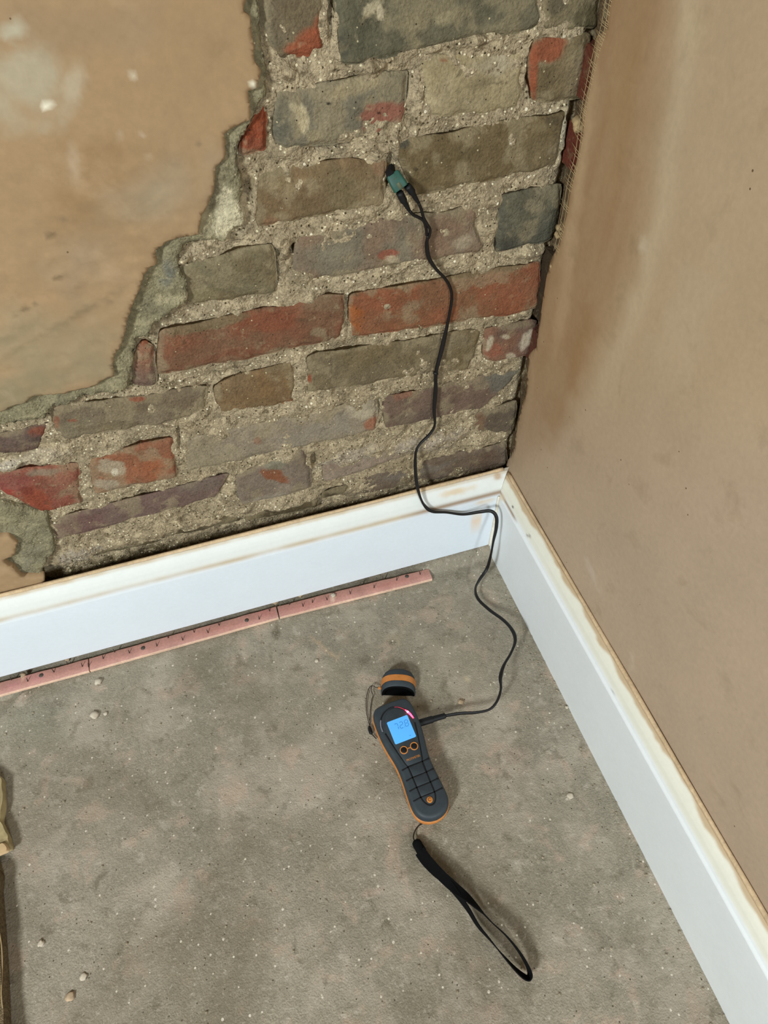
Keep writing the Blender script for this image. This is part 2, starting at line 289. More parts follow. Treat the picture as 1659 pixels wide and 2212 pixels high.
OL = (104, 91, 66); BR = (112, 92, 66); GR = (104, 99, 84); GB = (80, 79, 68); PU = (98, 80, 70); RD = (138, 72, 46); RD2 = (122, 70, 50); RDb = (132, 66, 42); PG = (126, 116, 98); MO = (136, 124, 94); DK = (74, 64, 46); CR = (172, 160, 128)
bricks = [
 # corners TL TR BR BL in the photograph, colour, second colour, proud (mm), marks
 ((548,-6),(698,-22),(703,112),(598,130), (100,88,68), GR, 1, [(668,95,36,36,-20,RD,.4,.95),(640,108,34,18,0,RD,.4,.9),(690,60,16,40,0,RD,.5,.7)]),
 ((536,-30),(570,-34),(570,20),(540,24), RD, RDb, 3, []),
 ((717,-42),(1160,-118),(1166,60),(740,143), (84,82,66), (100,95,76), 2, [(800,20,26,12,-40,(176,164,134),.4,.8),(820,30,8,16,0,(180,168,140),.4,.8),(745,110,18,40,0,(58,58,50),.7,.6),(960,40,30,14,-30,(140,130,100),.6,.6)]),
 ((1168,-95),(1312,-120),(1290,66),(1170,62), (86,80,58), OL, 1, [(1200,10,20,30,20,(60,58,48),.8,.6)]),
 ((516,298),(577,208),(579,324),(519,337), RDb, RD2, 3, [(545,300,8,30,30,(84,40,26),.6,.7)]),
 ((584,196),(885,150),(874,284),(603,327), GR, (112,106,90), 1.5, [(825,245,52,36,-14,(132,82,66),.35,.95),(655,262,14,30,-8,CR,.35,.9),(640,235,16,8,30,CR,.4,.7),(680,292,18,12,0,MO,.5,.7),(760,190,70,22,-12,(150,136,104),.6,.7),(605,260,22,50,0,GB,.7,.7),(710,224,3,4,0,(20,18,14),.3,1),(818,245,4,4,0,(40,20,14),.4,1)]),
 ((902,132),(1138,104),(1119,236),(923,256), MO, (150,138,110), 1, [(1060,140,50,28,-10,(160,150,128),.7,.6),(1045,180,30,12,-20,(92,80,60),.8,.5),(958,128,10,4,0,(130,80,54),.4,.8),(915,200,8,50,0,(108,100,80),.6,.7)]),
 ((1146,82),(1280,72),(1263,216),(1141,213), (112,98,74), OL, 2, [(1185,108,40,28,0,RD,.45,.9),(1152,160,12,50,0,RD,.4,.95),(1262,140,8,70,8,(96,44,28),.5,.8)]),
 ((543,366),(836,342),(832,440),(556,492), BR, OL, 1.5, [(590,480,24,12,0,(124,88,62),.7,.6),(822,360,20,24,0,(130,100,74),.6,.7),(800,330,40,12,-5,(134,104,78),.6,.7),(800,400,40,18,-20,(124,108,80),.7,.6)]),
 ((856,306),(1224,238),(1204,358),(886,424), OL, (98,84,58), 2.5, [(1196,262,20,12,0,(70,60,42),.6,.7),(868,308,14,10,0,(66,66,58),.4,.8),(898,366,7,5,0,(60,50,36),.5,.9),(1000,330,60,14,-12,(88,76,50),.8,.5)]),
 ((386,574),(588,520),(600,628),(404,664), (106,98,76), OL, 2, [(440,640,40,20,-10,(120,110,80),.7,.6),(520,600,50,16,-10,(82,74,54),.8,.5)]),
 ((642,508),(1028,444),(1040,546),(626,612), (112,104,88), (118,98,80), 1, [(840,548,24,10,-8,(136,78,60),.35,.95),(960,500,70,34,-10,(116,92,74),.8,.7),(1000,520,24,14,-20,(150,138,116),.6,.6),(700,545,40,26,0,(118,112,94),.8,.6),(850,560,14,7,0,(164,150,124),.5,.8)]),
 ((1080,420),(1214,396),(1198,518),(1068,552), GB, (90,87,72), 3, [(1090,530,30,20,-10,(60,60,54),.7,.7),(1085,470,10,50,0,(70,70,60),.7,.6)]),
 ((300,732),(332,742),(338,832),(282,830), (128,90,70), PU, 2, [(311,738,9,7,0,RDb,.4,.9)]),
 ((341,712),(747,630),(745,727),(343,806), (108,78,58), (114,74,54), 3, [(580,690,80,34,-14,(122,68,46),.6,.8),(380,735,40,18,-10,(128,80,56),.7,.5),(700,655,60,18,-10,(112,88,66),.6,.8),(450,700,90,12,-12,(106,92,66),.5,.8),(500,770,100,12,-10,(110,66,46),.7,.5)]),
 ((756,634),(1168,566),(1157,668),(753,733), (126,76,52), (116,80,56), 2.5, [(768,692,22,30,0,(146,80,38),.45,.9),(1000,590,150,12,-9,(108,92,66),.5,.8),(800,690,60,16,-10,(116,78,54),.7,.5),(1100,630,60,26,-8,(132,78,54),.7,.6)]),
 ((459,832),(634,774),(637,870),(475,894), (116,90,60), BR, 1.5, [(620,878,26,14,-20,(134,84,56),.4,.9),(600,790,30,14,-12,OL,.7,.7),(560,870,40,10,-10,(96,78,50),.7,.5)]),
 ((661,768),(1040,708),(1013,798),(668,848), OL, (108,96,74), 2, [(668,818,7,11,0,RDb,.35,.95),(980,740,40,16,-10,(112,100,78),.7,.6)]),
 ((1044,710),(1160,690),(1148,766),(1046,784), (122,88,70), PU, 1.5, [(1070,760,24,16,-12,(138,82,62),.5,.8),(1135,735,12,22,30,(176,164,144),.35,.8),(1058,742,6,16,20,(170,160,138),.35,.8),(1095,728,10,6,0,(168,156,134),.35,.8),(1100,770,12,10,0,(168,156,134),.35,.8),(1120,700,30,10,0,(112,98,76),.6,.8)]),
 ((111,880),(445,834),(442,896),(134,952), (102,88,70), (110,98,80), 2, [(298,862,20,6,-6,(132,72,50),.35,.9),(122,910,10,18,0,(120,66,46),.5,.8),(125,942,10,8,0,(130,58,40),.4,.9),(170,925,50,26,-6,(118,108,86),.6,.7),(155,908,14,4,0,(128,72,52),.4,.8),(240,920,60,8,-6,(84,72,52),.7,.5)]),
 ((-60,946),(104,914),(88,970),(-60,985), (88,70,62), PU, 2, [(82,930,18,10,-10,(124,64,46),.5,.8),(90,948,20,4,-8,(50,40,30),.5,.8),(40,955,50,14,-5,(92,76,70),.7,.6)]),
 ((191,992),(374,944),(386,1030),(206,1065), (134,84,58), (128,84,62), 2, [(236,1010,34,20,10,(150,138,116),.35,.85),(225,1045,26,14,0,(150,138,118),.35,.8),(300,1050,60,8,-8,(120,104,84),.5,.7),(246,1022,8,10,0,(184,176,156),.4,.8),(320,1010,40,24,0,(142,80,50),.7,.6)]),
 ((-60,1028),(168,1000),(179,1088),(92,1102), (132,80,62), (124,72,58), 2.5, [(80,1080,38,26,30,(134,64,44),.4,.95),(20,1040,50,26,-10,(128,66,60),.6,.8),(60,1060,16,10,0,(110,50,38),.5,.8),(130,1040,36,24,0,(136,92,72),.7,.6),(90,1020,40,10,-6,(128,114,96),.5,.8),(10,1068,24,10,0,(136,52,40),.5,.8)]),
 ((396,945),(815,862),(816,928),(402,1020), (126,116,100), (134,122,104), 1, [(802,916,18,16,-30,(138,86,62),.4,.9),(780,890,26,24,0,(160,150,128),.5,.7),(690,930,90,24,-12,(128,120,108),.7,.6),(556,952,10,8,0,(132,96,76),.5,.7),(460,990,60,18,-12,(130,120,98),.7,.6),(640,900,40,12,-10,(146,136,112),.6,.6)]),
 ((830,856),(1128,796),(1040,880),(830,926), (104,86,74), PU, 1.5, [(868,850,34,14,-20,(124,84,66),.5,.8),(1085,815,46,30,-10,(96,94,84),.6,.85),(900,905,60,16,-10,(96,80,70),.7,.6)]),
 ((1030,892),(1119,864),(1107,936),(1013,930), (94,84,70), (92,80,68), 1.5, [(1035,910,12,20,10,(110,72,54),.6,.6)]),
 ((116,1118),(500,1022),(466,1072),(122,1164), (100,80,74), (104,86,78), 3, [(180,1130,60,18,-12,(104,74,70),.7,.6),(420,1050,50,14,-12,(104,92,82),.7,.6)]),
 ((505,1024),(660,970),(675,1055),(523,1090), (118,106,94), (112,98,86), 2, [(592,1026,34,14,10,(126,74,48),.4,.95),(600,1000,34,14,-14,(120,116,98),.4,.9),(575,1082,50,14,-14,(142,132,118),.6,.7)]),
 ((692,1004),(1008,922),(1008,948),(700,1040), (132,118,104), (124,108,94), 0.6, [(930,950,70,14,-14,(156,144,128),.6,.8)]),
 ((696,1062),(752,1044),(750,1060),(694,1076), (92,74,56), DK, 2, []),
 ((758,1034),(1098,956),(1094,1008),(750,1078), (98,82,68), (104,92,80), -1, [(900,1020,80,10,-13,(112,104,94),.6,.7),(1060,990,40,14,-13,(90,70,56),.7,.6)]),
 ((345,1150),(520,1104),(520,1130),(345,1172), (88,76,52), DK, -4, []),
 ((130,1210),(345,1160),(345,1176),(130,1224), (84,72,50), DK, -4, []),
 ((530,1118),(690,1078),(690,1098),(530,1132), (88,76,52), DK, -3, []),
]
def dull(c, k=.90):
    c = np.array(c, float); g = c @ np.array([.3, .59, .11]); c = g + (c - g) * k; return tuple(c * np.array([1.0, .98, .94]))
def make_brick(k, tl, tr, br, bl, c1, c2, proud, marks):
    c1 = dull(c1); c2 = dull(c2); marks = [(*m[:5], dull(m[5], .85), m[6] * .7, m[7]) for m in marks]
    Q = [wall(*p) for p in (tl, tr, br, bl)]
    w = (np.linalg.norm(Q[1] - Q[0]) + np.linalg.norm(Q[2] - Q[3])) / 2; hh = (np.linalg.norm(Q[3] - Q[0]) + np.linalg.norm(Q[2] - Q[1])) / 2
    st = 0.0018; nu = max(6, int(w / st)); nv = max(5, int(hh / st))
    U, Vv = np.meshgrid(np.linspace(0, 1, nu), np.linspace(0, 1, nv)); U = U.ravel(); Vv = Vv.ravel()
    P = (Q[0][None] * ((1 - U) * (1 - Vv))[:, None] + Q[1][None] * (U * (1 - Vv))[:, None] + Q[2][None] * (U * Vv)[:, None] + Q[3][None] * ((1 - U) * Vv)[:, None])
    cen = P.mean(0); P = cen + (P - cen) * np.array([1 + .0024 / w, 1, 1 + .0024 / hh])
    su = 2 * U - 1; sv = 2 * Vv - 1
    eu = (1 - np.abs(su)) * w / 2; ev = (1 - np.abs(sv)) * hh / 2
    # wandering arrises and knocked-off corners
    s = 100 + k * 7
    wu = (fbm(P[:, 2] * 1.0, P[:, 0], 0.03, 4, s) - .5) * .009 * np.exp(-eu / .012)
    wv = (fbm(P[:, 0] * 1.0, P[:, 2], 0.035, 4, s + 3) - .5) * .009 * np.exp(-ev / .012)
    corner = np.exp(-(eu + ev) / .007) * .0025
    P[:, 0] += wu - np.sign(su) * corner; P[:, 2] += wv + np.sign(sv) * corner
    e = np.minimum(eu, ev)
    edge = .0036 * (1 - sstep(0, .006, e + (fbm(P[:, 0], P[:, 2], .012, 3, s + 9) - .5) * .007))
    tx = (random.random() - .5) * .006; tz = (random.random() - .5) * .004
    hgt = proud * .001 + .0006 + (fbm(P[:, 0], P[:, 2], .04, 5, s + 5) - .5) * .005 + (fbm(P[:, 0], P[:, 2], .007, 2, s + 6) - .5) * .0012 + tx * su * .5 + tz * sv * .5 - edge
    P[:, 1] = -hgt
    t = sstep(.3, .7, fbm(P[:, 0], P[:, 2], .035, 4, s + 1))[:, None]
    col = lin(c1) * (1 - t) + lin(c2) * t; col = col * (.82 + .34 * fbm(P[:, 0], P[:, 2], .010, 3, s + 2)[:, None])
    # mortar film near some arrises
    film = (sstep(.56, .66, fbm(P[:, 0], P[:, 2], .028, 5, s + 21) + .20 * np.exp(-e / .006)))[:, None] * .5
    col = col * (1 - film) + lin((134, 121, 94)) * film
    col = patches(col, P, marks, 0, 2, s + 13, .75, .018)
    # return edges into the wall
    ring = [i for i in range(nu)] + [j * nu + nu - 1 for j in range(1, nv)] + [(nv - 1) * nu + i for i in range(nu - 2, -1, -1)] + [j * nu for j in range(nv - 2, 0, -1)]
    n0 = len(P); B = P[ring].copy(); B[:, 1] = .022
    P2 = np.vstack([P, B]); col2 = np.vstack([col, col[ring] * 1.0]); m = len(ring)
    Fc = gridfaces(nu, nv) + [(ring[i], ring[(i + 1) % m], n0 + (i + 1) % m, n0 + i) for i in range(m)]
    cen = np.array([cen[0], 0.0, cen[2]])
    o = mesh('brick', P2 - cen, Fc, M_brick, wall_back, col2); o.location = cen; return o
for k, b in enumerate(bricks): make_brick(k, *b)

def slab(name, outline, y_front, y_back, mat, parent, colf, step=.008, axis=1, disp=None, jitter=.0012, seed=1, rim=.002):
    """ragged sheet of plaster: outline points on the wall plane, real thickness"""
    a, b = (0, 2) if axis == 1 else (1, 2)
    pts = [np.array([p[a], p[b]]) for p in outline]; D = []
    for i in range(len(pts)):
        p, r = pts[i], pts[(i + 1) % len(pts)]; n = max(1, int(np.linalg.norm(r - p) / max(step * .45, .0022)))
        n = min(n, 160)
        for k in range(n): D.append(p + (r - p) * k / n)
    D = np.array(D); T = np.roll(D, -1, 0) - np.roll(D, 1, 0); T /= (np.linalg.norm(T, axis=1)[:, None] + 1e-9)
    N = np.stack([-T[:, 1], T[:, 0]], 1)
    wob = (fbm(D[:, 0], D[:, 1], .018, 4, seed) - .5) * jitter * 6 + (fbm(D[:, 0], D[:, 1], .005, 2, seed + 4) - .5) * jitter * 2
    D = D + N * wob[:, None]
    lo = D.min(0); hi = D.max(0)
    def lattice(st):
        gx, gy = np.meshgrid(np.arange(lo[0] + st, hi[0], st), np.arange(lo[1] + st, hi[1], st))
        g = np.stack([gx.ravel(), gy.ravel()], 1) + (np.random.RandomState(seed).rand(gx.size, 2) - .5) * st * .5
        p3 = np.zeros((len(g), 3)); p3[:, a] = g[:, 0]; p3[:, b] = g[:, 1]; p3[:, axis] = y_front; qq = proj(p3)
        return g, (qq[:, 0] > -60) & (qq[:, 0] < W + 60) & (qq[:, 1] > -60) & (qq[:, 1] < H + 60)
    g1, v1 = lattice(step); g2, v2 = lattice(.03); G = np.vstack([g1[v1], g2[~v2]])
    # keep grid points inside the outline
    x, y = G[:, 0], G[:, 1]; ins = np.zeros(len(G), bool); m = len(D)
    for i in range(m):
        x1, y1 = D[i]; x2, y2 = D[(i + 1) % m]
        if y1 == y2: continue
        cr = ((y1 > y) != (y2 > y)) & (x < (x2 - x1) * (y - y1) / (y2 - y1) + x1); ins ^= cr
    G = G[ins]
    co = [Vector(p) for p in D] + [Vector(p) for p in G]
    vs, es, fs, ov, oe, of = geometry.delaunay_2d_cdt(co, [], [list(range(m))], 1, 1e-6)
    V2 = np.array([(v.x, v.y) for v in vs]); isb = np.zeros(len(V2), bool); idx = {}
    for i, orig in enumerate(ov):
        for oo in orig:
            if oo < m: isb[i] = True; idx[oo] = i
    ring = [idx[i] for i in range(m) if i in idx]
    dd = np.zeros(len(V2)) if disp is None else disp(V2)
    P = np.zeros((len(V2), 3)); P[:, a] = V2[:, 0]; P[:, b] = V2[:, 1]; sgn = -1
    P[:, axis] = y_front - dd + isb * rim
    B = P[ring].copy(); B[:, axis] = y_back; n0 = len(P)
    P2 = np.vstack([P, B]); mm = len(ring)
    Fc = [tuple(f) for f in fs] + [(ring[i], ring[(i + 1) % mm], n0 + (i + 1) % mm, n0 + i) for i in range(mm)]
    return fix(mesh(name, P2, Fc, mat, parent, colf(P2)))

# grey undercoat render showing beside the plaster edge
def render_col(P):
    t = fbm(P[:, 0], P[:, 2], .03, 4, 61)[:, None]; c = lin((112, 106, 84)) * (1 - t) + lin((136, 127, 98)) * t
    return patches(c, P, [(488, 462, 40, 58, -14, (182, 172, 142), .35, .95), (470, 400, 9, 60, 18, (118, 108, 84), .5, .8), (455, 470, 8, 50, 20, (110, 102, 80), .5, .8), (365, 590, 18, 30, 10, (104, 104, 94), .6, .8), (375, 645, 44, 12, -8, (152, 142, 112), .5, .8), (275, 800, 24, 30, 0, (140, 130, 102), .6, .7), (505, 330, 10, 40, 0, (136, 128, 104), .6, .8),
                          (60, 1160, 40, 40, 0, (128, 122, 98), .7, .6), (60, 1215, 26, 30, 0, (132, 126, 106), .7, .6), (30, 1090, 50, 20, 0, (112, 104, 82), .7, .6), (540, 250, 10, 20, 0, (150, 142, 116), .5, .7)], 0, 2, 9)
def rdisp(V): return (fbm(V[:, 0], V[:, 1], .022, 5, 71) - .5) * .011 + (fbm(V[:, 0], V[:, 1], .007, 2, 72) - .5) * .004
RO = [(-300, -200), (556, -160), (562, 20), (572, 110), (577, 165), (573, 205), (556, 238), (532, 272), (518, 300), (516, 345), (524, 385), (531, 486), (488, 522), (440, 530), (398, 536), (388, 562), (402, 600), (404, 650), (350, 690), (332, 704), (322, 730), (300, 736), (290, 780), (281, 830), (292, 838), (262, 850), (180, 858), (118, 880), (98, 906), (0, 922), (-120, 945)]
slab('render_coat', [wall(*p, -.010) for p in RO] + [wall(-500, 900, -.010)], -.0085, .004, M_render, wall_back, render_col, .004, 1, rdisp, .0014, 5, .004)
RO2 = [(-120, 1100), (20, 1088), (60, 1098), (98, 1110), (116, 1150), (118, 1190), (94, 1232), (97, 1262), (60, 1300), (-120, 1340)]
slab('render_coat', [wall(*p, -.008) for p in RO2], -.008, .004, M_render, wall_back, render_col, .004, 1, rdisp, .0014, 6, .004)
# pink skim plaster
def skim_col(P):
    t = fbm(P[:, 0], P[:, 2], .16, 4, 81)[:, None]; c = lin((147, 120, 87)) * (1 - t) + lin((155, 129, 97)) * t
    dkb = (158, 124, 84)
    return patches(c, P, [(*m[:5], tuple(v * (.83 if sum(m[5]) < 620 else .95) for v in m[5]), *m[6:]) for m in [(225, 420, 110, 150, 10, dkb, 1.0, .8), (120, 60, 220, 70, 0, (166, 138, 104), 1, .7), (60, 180, 90, 90, 20, (194, 180, 150), .6, .85), (20, 70, 30, 26, 0, (206, 196, 168), .5, .8), (160, 190, 26, 60, 10, (202, 186, 156), .6, .7), (100, 228, 12, 9, 20, (226, 218, 194), .25, 1), (546, 184, 11, 11, 0, (232, 226, 200), .25, 1),
        (290, 162, 3, 7, 0, (222, 206, 176), .4, .9), (305, 298, 5, 12, 0, (204, 182, 150), .5, .8), (257, 296, 6, 11, 20, (200, 178, 146), .5, .8), (318, 345, 4, 14, -10, (206, 184, 152), .5, .8), (160, 350, 12, 40, -4, (196, 172, 140), .8, .7),
        (330, 420, 130, 60, -24, (176, 158, 128), 1, .7), (180, 560, 90, 60, -30, (172, 150, 120), 1, .6), (100, 760, 190, 90, 0, (166, 150, 116), 1, .7), (40, 850, 110, 50, 0, (150, 138, 106), 1, .8), (200, 800, 60, 30, -10, (168, 150, 116), .9, .7),
        (105, 510, 36, 3, -22, (134, 112, 82), .5, .8), (125, 600, 34, 4, -24, (132, 110, 80), .5, .8), (70, 660, 46, 3, -28, (136, 114, 84), .5, .7), (335, 375, 5, 9, 0, (140, 118, 90), .5, .7), (380, 350, 14, 4, -50, (150, 128, 98), .6, .7), (132, 475, 12, 5, -20, (142, 120, 90), .6, .7), (240, 655, 10, 5, 20, (146, 124, 94), .6, .7), (300, 70, 60, 90, 0, (174, 146, 112), 1, .6), (150, 690, 120, 5, -30, (150, 130, 98), .8, .6),
        (40, 720, 60, 12, -28, (150, 136, 104), .8, .6), (430, 310, 5, 7, 0, (144, 124, 96), .5, .7)]], 0, 2, 15, .7, .02)
def sdisp(V):
    P = np.stack([V[:, 0], np.full(len(V), -.016), V[:, 1]], 1); q = proj(P)
    rough = sstep(330, 620, q[:, 1] + q[:, 0] * .35 + (fbm(V[:, 0], V[:, 1], .06, 3, 92) - .5) * 200)
    return (fbm(V[:, 0], V[:, 1], .12, 3, 91) - .5) * .002 + (fbm(V[:, 0] * .5 + V[:, 1], V[:, 1] - V[:, 0] * .4, .012, 4, 93) - .5) * .0040 * rough
SK = [(533, -170), (533, 0), (525, 28), (541, 37), (547, 81), (551, 134), (563, 155), (559, 191), (536, 197), (541, 236), (541, 260), (508, 281), (488, 293), (484, 346), (468, 362), (460, 415), (439, 468), (429, 509), (358, 525), (334, 541), (338, 570), (309, 594), (301, 627), (289, 651), (273, 700), (264, 745), (248, 773), (248, 814), (220, 830), (191, 838), (142, 850), (73, 854), (45, 875), (0, 891), (-130, 915)]
so = [wall(*p, -.016) for p in SK]
so = [np.array([so[0][0], -.016, 1.6])] + so + [np.array([-1.5, -.016, .47]), np.array([-1.5, -.016, 1.6])]
slab('plaster_skim', so, -.016, -.006, M_skim, wall_back, skim_col, .0045, 1, sdisp, .0009, 7, .0012)
SK2 = [(-120, 1165), (0, 1159), (18, 1159), (36, 1174), (30, 1201), (9, 1210), (18, 1222), (33, 1231), (51, 1249), (96, 1246), (90, 1300), (-120, 1350)]
slab('plaster_skim', [np.array([-1.5, -.016, .24])] + [wall(*p, -.016) for p in SK2] + [np.array([-1.5, -.016, .12])], -.016, -.006, M_skim, wall_back, skim_col, .005, 1, sdisp, .0009, 8, .0012)

# ------------------------------------------------------------------ right wall
def right_col(P):
    y, z = P[:, 1], P[:, 2]; q = proj(P)
    t = fbm(y, z, .2, 4, 101)[:, None]; c = lin((170, 146, 114)) * (1 - t) + lin((176, 153, 124)) * t
    # tide line of the damp stain beside the corner
    xs = np.interp(q[:, 1], [0, 250, 500, 700, 900, 1050, 1300], [1462, 1448, 1392, 1340, 1262, 1150, 1060])
    d = q[:, 0] - xs + (fbm(y, z, .05, 3, 103) - .5) * 60
    st = sstep(30, -70, d)[:, None] * sstep(1080, 900, q[:, 1])[:, None]
    v = .55 + .45 * fbm(y * 4, z * .7, .05, 3, 105)[:, None]
    c = c * (1 - st * v * .9) + lin((148, 116, 80)) * st * v * .9
    ln = np.exp(-((d - 24) / 22) ** 2)[:, None] * .35 * sstep(1000, 600, q[:, 1])[:, None]; c = c * (1 - ln) + lin((194, 176, 146)) * ln
    lo = sstep(700, 1250, q[:, 1])[:, None] * .6; c = c * (1 - lo) + lin((176, 156, 136)) * lo
    return patches(c, P, [(1230, 560, 16, 220, 9, (178, 150, 116), .8, .7), (1260, 300, 14, 200, 8, (182, 154, 118), .8, .6), (1250, 760, 30, 90, 12, (146, 112, 74), .9, .6), (1200, 900, 30, 60, 14, (150, 118, 84), .9, .5), (1350, 200, 30, 200, 4, (150, 120, 82), .9, .5), (1500, 60, 30, 40, 0, (190, 172, 138), .9, .6), (1480, 700, 60, 200, 20, (176, 158, 132), 1, .4),
                          (1390, 530, 14, 20, 20, (196, 180, 154), .8, .6), (1280, 1240, 6, 60, -24, (190, 172, 154), .9, .6), (1365, 1440, 5, 40, 4, (190, 172, 148), .7, .6)], 1, 2, 107, .8, .02)
RE = [(1340, -120), (1318, 0), (1304, 65), (1284, 80), (1269, 179), (1259, 219), (1254, 249), (1256, 278), (1244, 348), (1229, 398), (1219, 467), (1202, 537), (1187, 562), (1174, 627), (1169, 666), (1157, 751), (1142, 766), (1135, 845), (1125, 885), (1115, 920), (1110, 970), (1095, 996)]
re_ = [side(*p) for p in RE]
ro = [np.array([0, re_[0][1], 1.6])] + re_ + [np.array([0, -.004, .12]), np.array([0, -.004, 0.0]), np.array([0, -1.9, 0.0]), np.array([0, -1.9, 1.6])]
core_V, core_F = boxv((.014, -1.9, 0.0), (.11, .03, 1.7))
wall_right = mesh('wall_right', core_V, core_F, M_render, None, np.tile(lin((96, 78, 56)), (8, 1)), smooth=False)
tag(wall_right, kind='structure', label='pink-brown plastered side wall with a damp stain')
def wdisp(V): return (fbm(V[:, 0], V[:, 1], .15, 3, 111) - .5) * .0016
slab('plaster_skim', ro, 0.0, .014, M_skim, wall_right, right_col, .0075, 0, wdisp, .0008, 9, .0010)
# ends of the side wall's own bricks seen in the gap at the corner
for (za, zb, cc) in [((1270, 90), (1262, 215), (98, 54, 38)), ((1240, 262), (1232, 362), (98, 50, 36)), ((1205, 560), (1165, 690), (62, 50, 36)), ((1150, 700), (1140, 770), (86, 52, 40))]:
    A = side(*za, .006); B = side(*zb, .006); z0, z1 = sorted((A[2], B[2]))
    V, Fc = boxv((.0035, -.030, z0), (.02, .004, z1)); V = np.array(V)
    V[:, 1] += (np.random.RandomState(int(z0 * 1e4)).rand(8) - .5) * .004
    o = mesh('brick', V, Fc, M_brick, wall_right, np.tile(lin(cc), (8, 1)), smooth=False)
# scrim tape threads along the torn edge
parts = []
edge = catmull([side(*p, -.0004) for p in [(1314, 0), (1302, 66), (1288, 110), (1270, 190), (1258, 258), (1246, 340), (1230, 400), (1218, 470), (1200, 545)]], 14)
for i in range(0, len(edge) - 1):
    p = edge[i]; rn = random.Random(i)
    if rn.random() < .45: continue
    ln = .004 + .006 * rn.random() + (.004 if 40 < i < 100 else 0)
    a = p + np.array([.0003, -.006, .0])
    b = p + np.array([-.0012 * rn.random(), ln, .001 + .004 * rn.random()])
    parts.append(sweep([a, (a + b) / 2 + np.array([-.0006, 0, 0]), b], circ(.00032, 4)))
for off in (.0035, -.003):
    parts.append(sweep([p + np.array([-.0005, off, 0]) for p in edge], circ(.0003, 4)))
o = mesh('scrim_tape', *join(parts), M_scrim, wall_right); tag(o, label='frayed mesh tape along the plaster edge', kind='stuff')
def lump(name, c, r, mat, parent=None, seed=0, squash=.6, sub=2, rough=.14):
    bm = bmesh.new(); bmesh.ops.create_icosphere(bm, subdivisions=sub, radius=1)
    rn = np.random.RandomState(seed); ph = rn.rand(3, 3) * 3 + .8; of = rn.rand(3) * 6
    for v in bm.verts:
        p = np.array(v.co); k = 1 + rough * sum(math.sin(float(ph[i] @ p) * 1.6 + of[i]) for i in range(3)) / 1.6
        p = p * k; p[2] *= squash; v.co = p * r
    for f in bm.faces: f.smooth = True
    me = bpy.data.meshes.new(name); bm.to_mesh(me); bm.free(); me.materials.append(mat)
    o = bpy.data.objects.new(name, me); COL.objects.link(o); o.location = c; o.rotation_euler[2] = rn.rand() * 6
    if parent: o.parent = parent
    return o
for i, (px, py, r) in enumerate([(1210, 492, .0052), (1207, 507, .0052), (1250, 264, .007), (1251, 276, .006), (1194, 575, .004)]):
    lump('plaster_dab', side(px, py, .003), r, M_scrim, wall_right, i, .8)

# ------------------------------------------------------------------ skirting boards
YB = -.018                                                     # back of the back skirting
prof = [(0.0, None), (.022, None), (.022, .06), (.022, .10), (.022, .135), (.022, .1480), (.0219, .1505), (.0213, .1525), (.0204, .1545), (.0195, .1565), (.0186, .160), (.0166, .166), (.0150, .172), (.0126, .1775), (.0100, .182), (.0078, .1855), (.0062, .188), (.0, .188)]
def skirting(name, axis, zbot, ztop_shift, length, colf, label):
    pr = [(d, (zbot if z is None else z if z < .148 else .148 + (z - .148) * ztop_shift)) for d, z in prof]
    fine = [pr[0]]                                             # finer rows over the moulding
    for (d0, z0), (d1, z1) in zip(pr[:-1], pr[1:]):
        k = 3 if z0 > .147 and d1 > 0 else 1
        fine += [(d0 + (d1 - d0) * i / k, z0 + (z1 - z0) * i / k) for i in range(1, k + 1)]
    pr = fine
    n = 220; V = []
    for i in range(n + 1):
        s = i / n
        for d, z in pr:
            if axis == 'x': x0 = -max(d, .0); V.append((x0 + (-length - x0) * (s ** 1.3), YB - d, z))
            else: y0 = YB - d; V.append((-d, y0 + (-length - y0) * (s ** 1.3), z))
    m = len(pr); Fc = [(i * m + k, i * m + (k + 1) % m, (i + 1) * m + (k + 1) % m, (i + 1) * m + k) for i in range(n) for k in range(m)]
    Fc += [tuple(range(m)), tuple(range(n * m, n * m + m))]
    V = np.array(V); o = sharp(mesh(name, V, Fc, M_paint, None, colf(V, np.tile(np.array([z for d, z in pr]), n + 1))), 30)
    return tag(o, kind='structure', label=label)
tan = (186, 164, 130)
def colb(V, z):
    c = np.tile(lin((216, 224, 230)), (len(V), 1)); n = fbm(V[:, 0], V[:, 2], .05, 4, 121)
    up = sstep(.156, .162, z)[:, None]; c = c * (1 - up) + lin((216, 219, 214)) * up
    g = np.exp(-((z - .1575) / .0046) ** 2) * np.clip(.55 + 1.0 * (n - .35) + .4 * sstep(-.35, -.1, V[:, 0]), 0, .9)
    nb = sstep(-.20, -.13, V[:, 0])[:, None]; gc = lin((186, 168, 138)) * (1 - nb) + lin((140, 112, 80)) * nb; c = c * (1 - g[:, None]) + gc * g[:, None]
    tp = (sstep(.1845, .189, z) * np.clip(.4 + 1.2 * (fbm(V[:, 0], V[:, 2], .02, 4, 125) - .3), 0, 1))[:, None]; c = c * (1 - tp) + lin((190, 170, 138)) * tp
    c = patches(c, V, [(985, 1062, 36, 9, -14, (206, 184, 150), .6, .8), (1030, 1122, 12, 12, 0, (224, 196, 164), .5, .8), (1075, 1030, 10, 10, 0, (180, 150, 116), .5, .8), (1040, 1170, 16, 6, -14, (212, 194, 166), .6, .7), (1050, 1085, 30, 6, -14, (214, 192, 158), .6, .8)], 0, 2, 127, .5, .02)
    return c
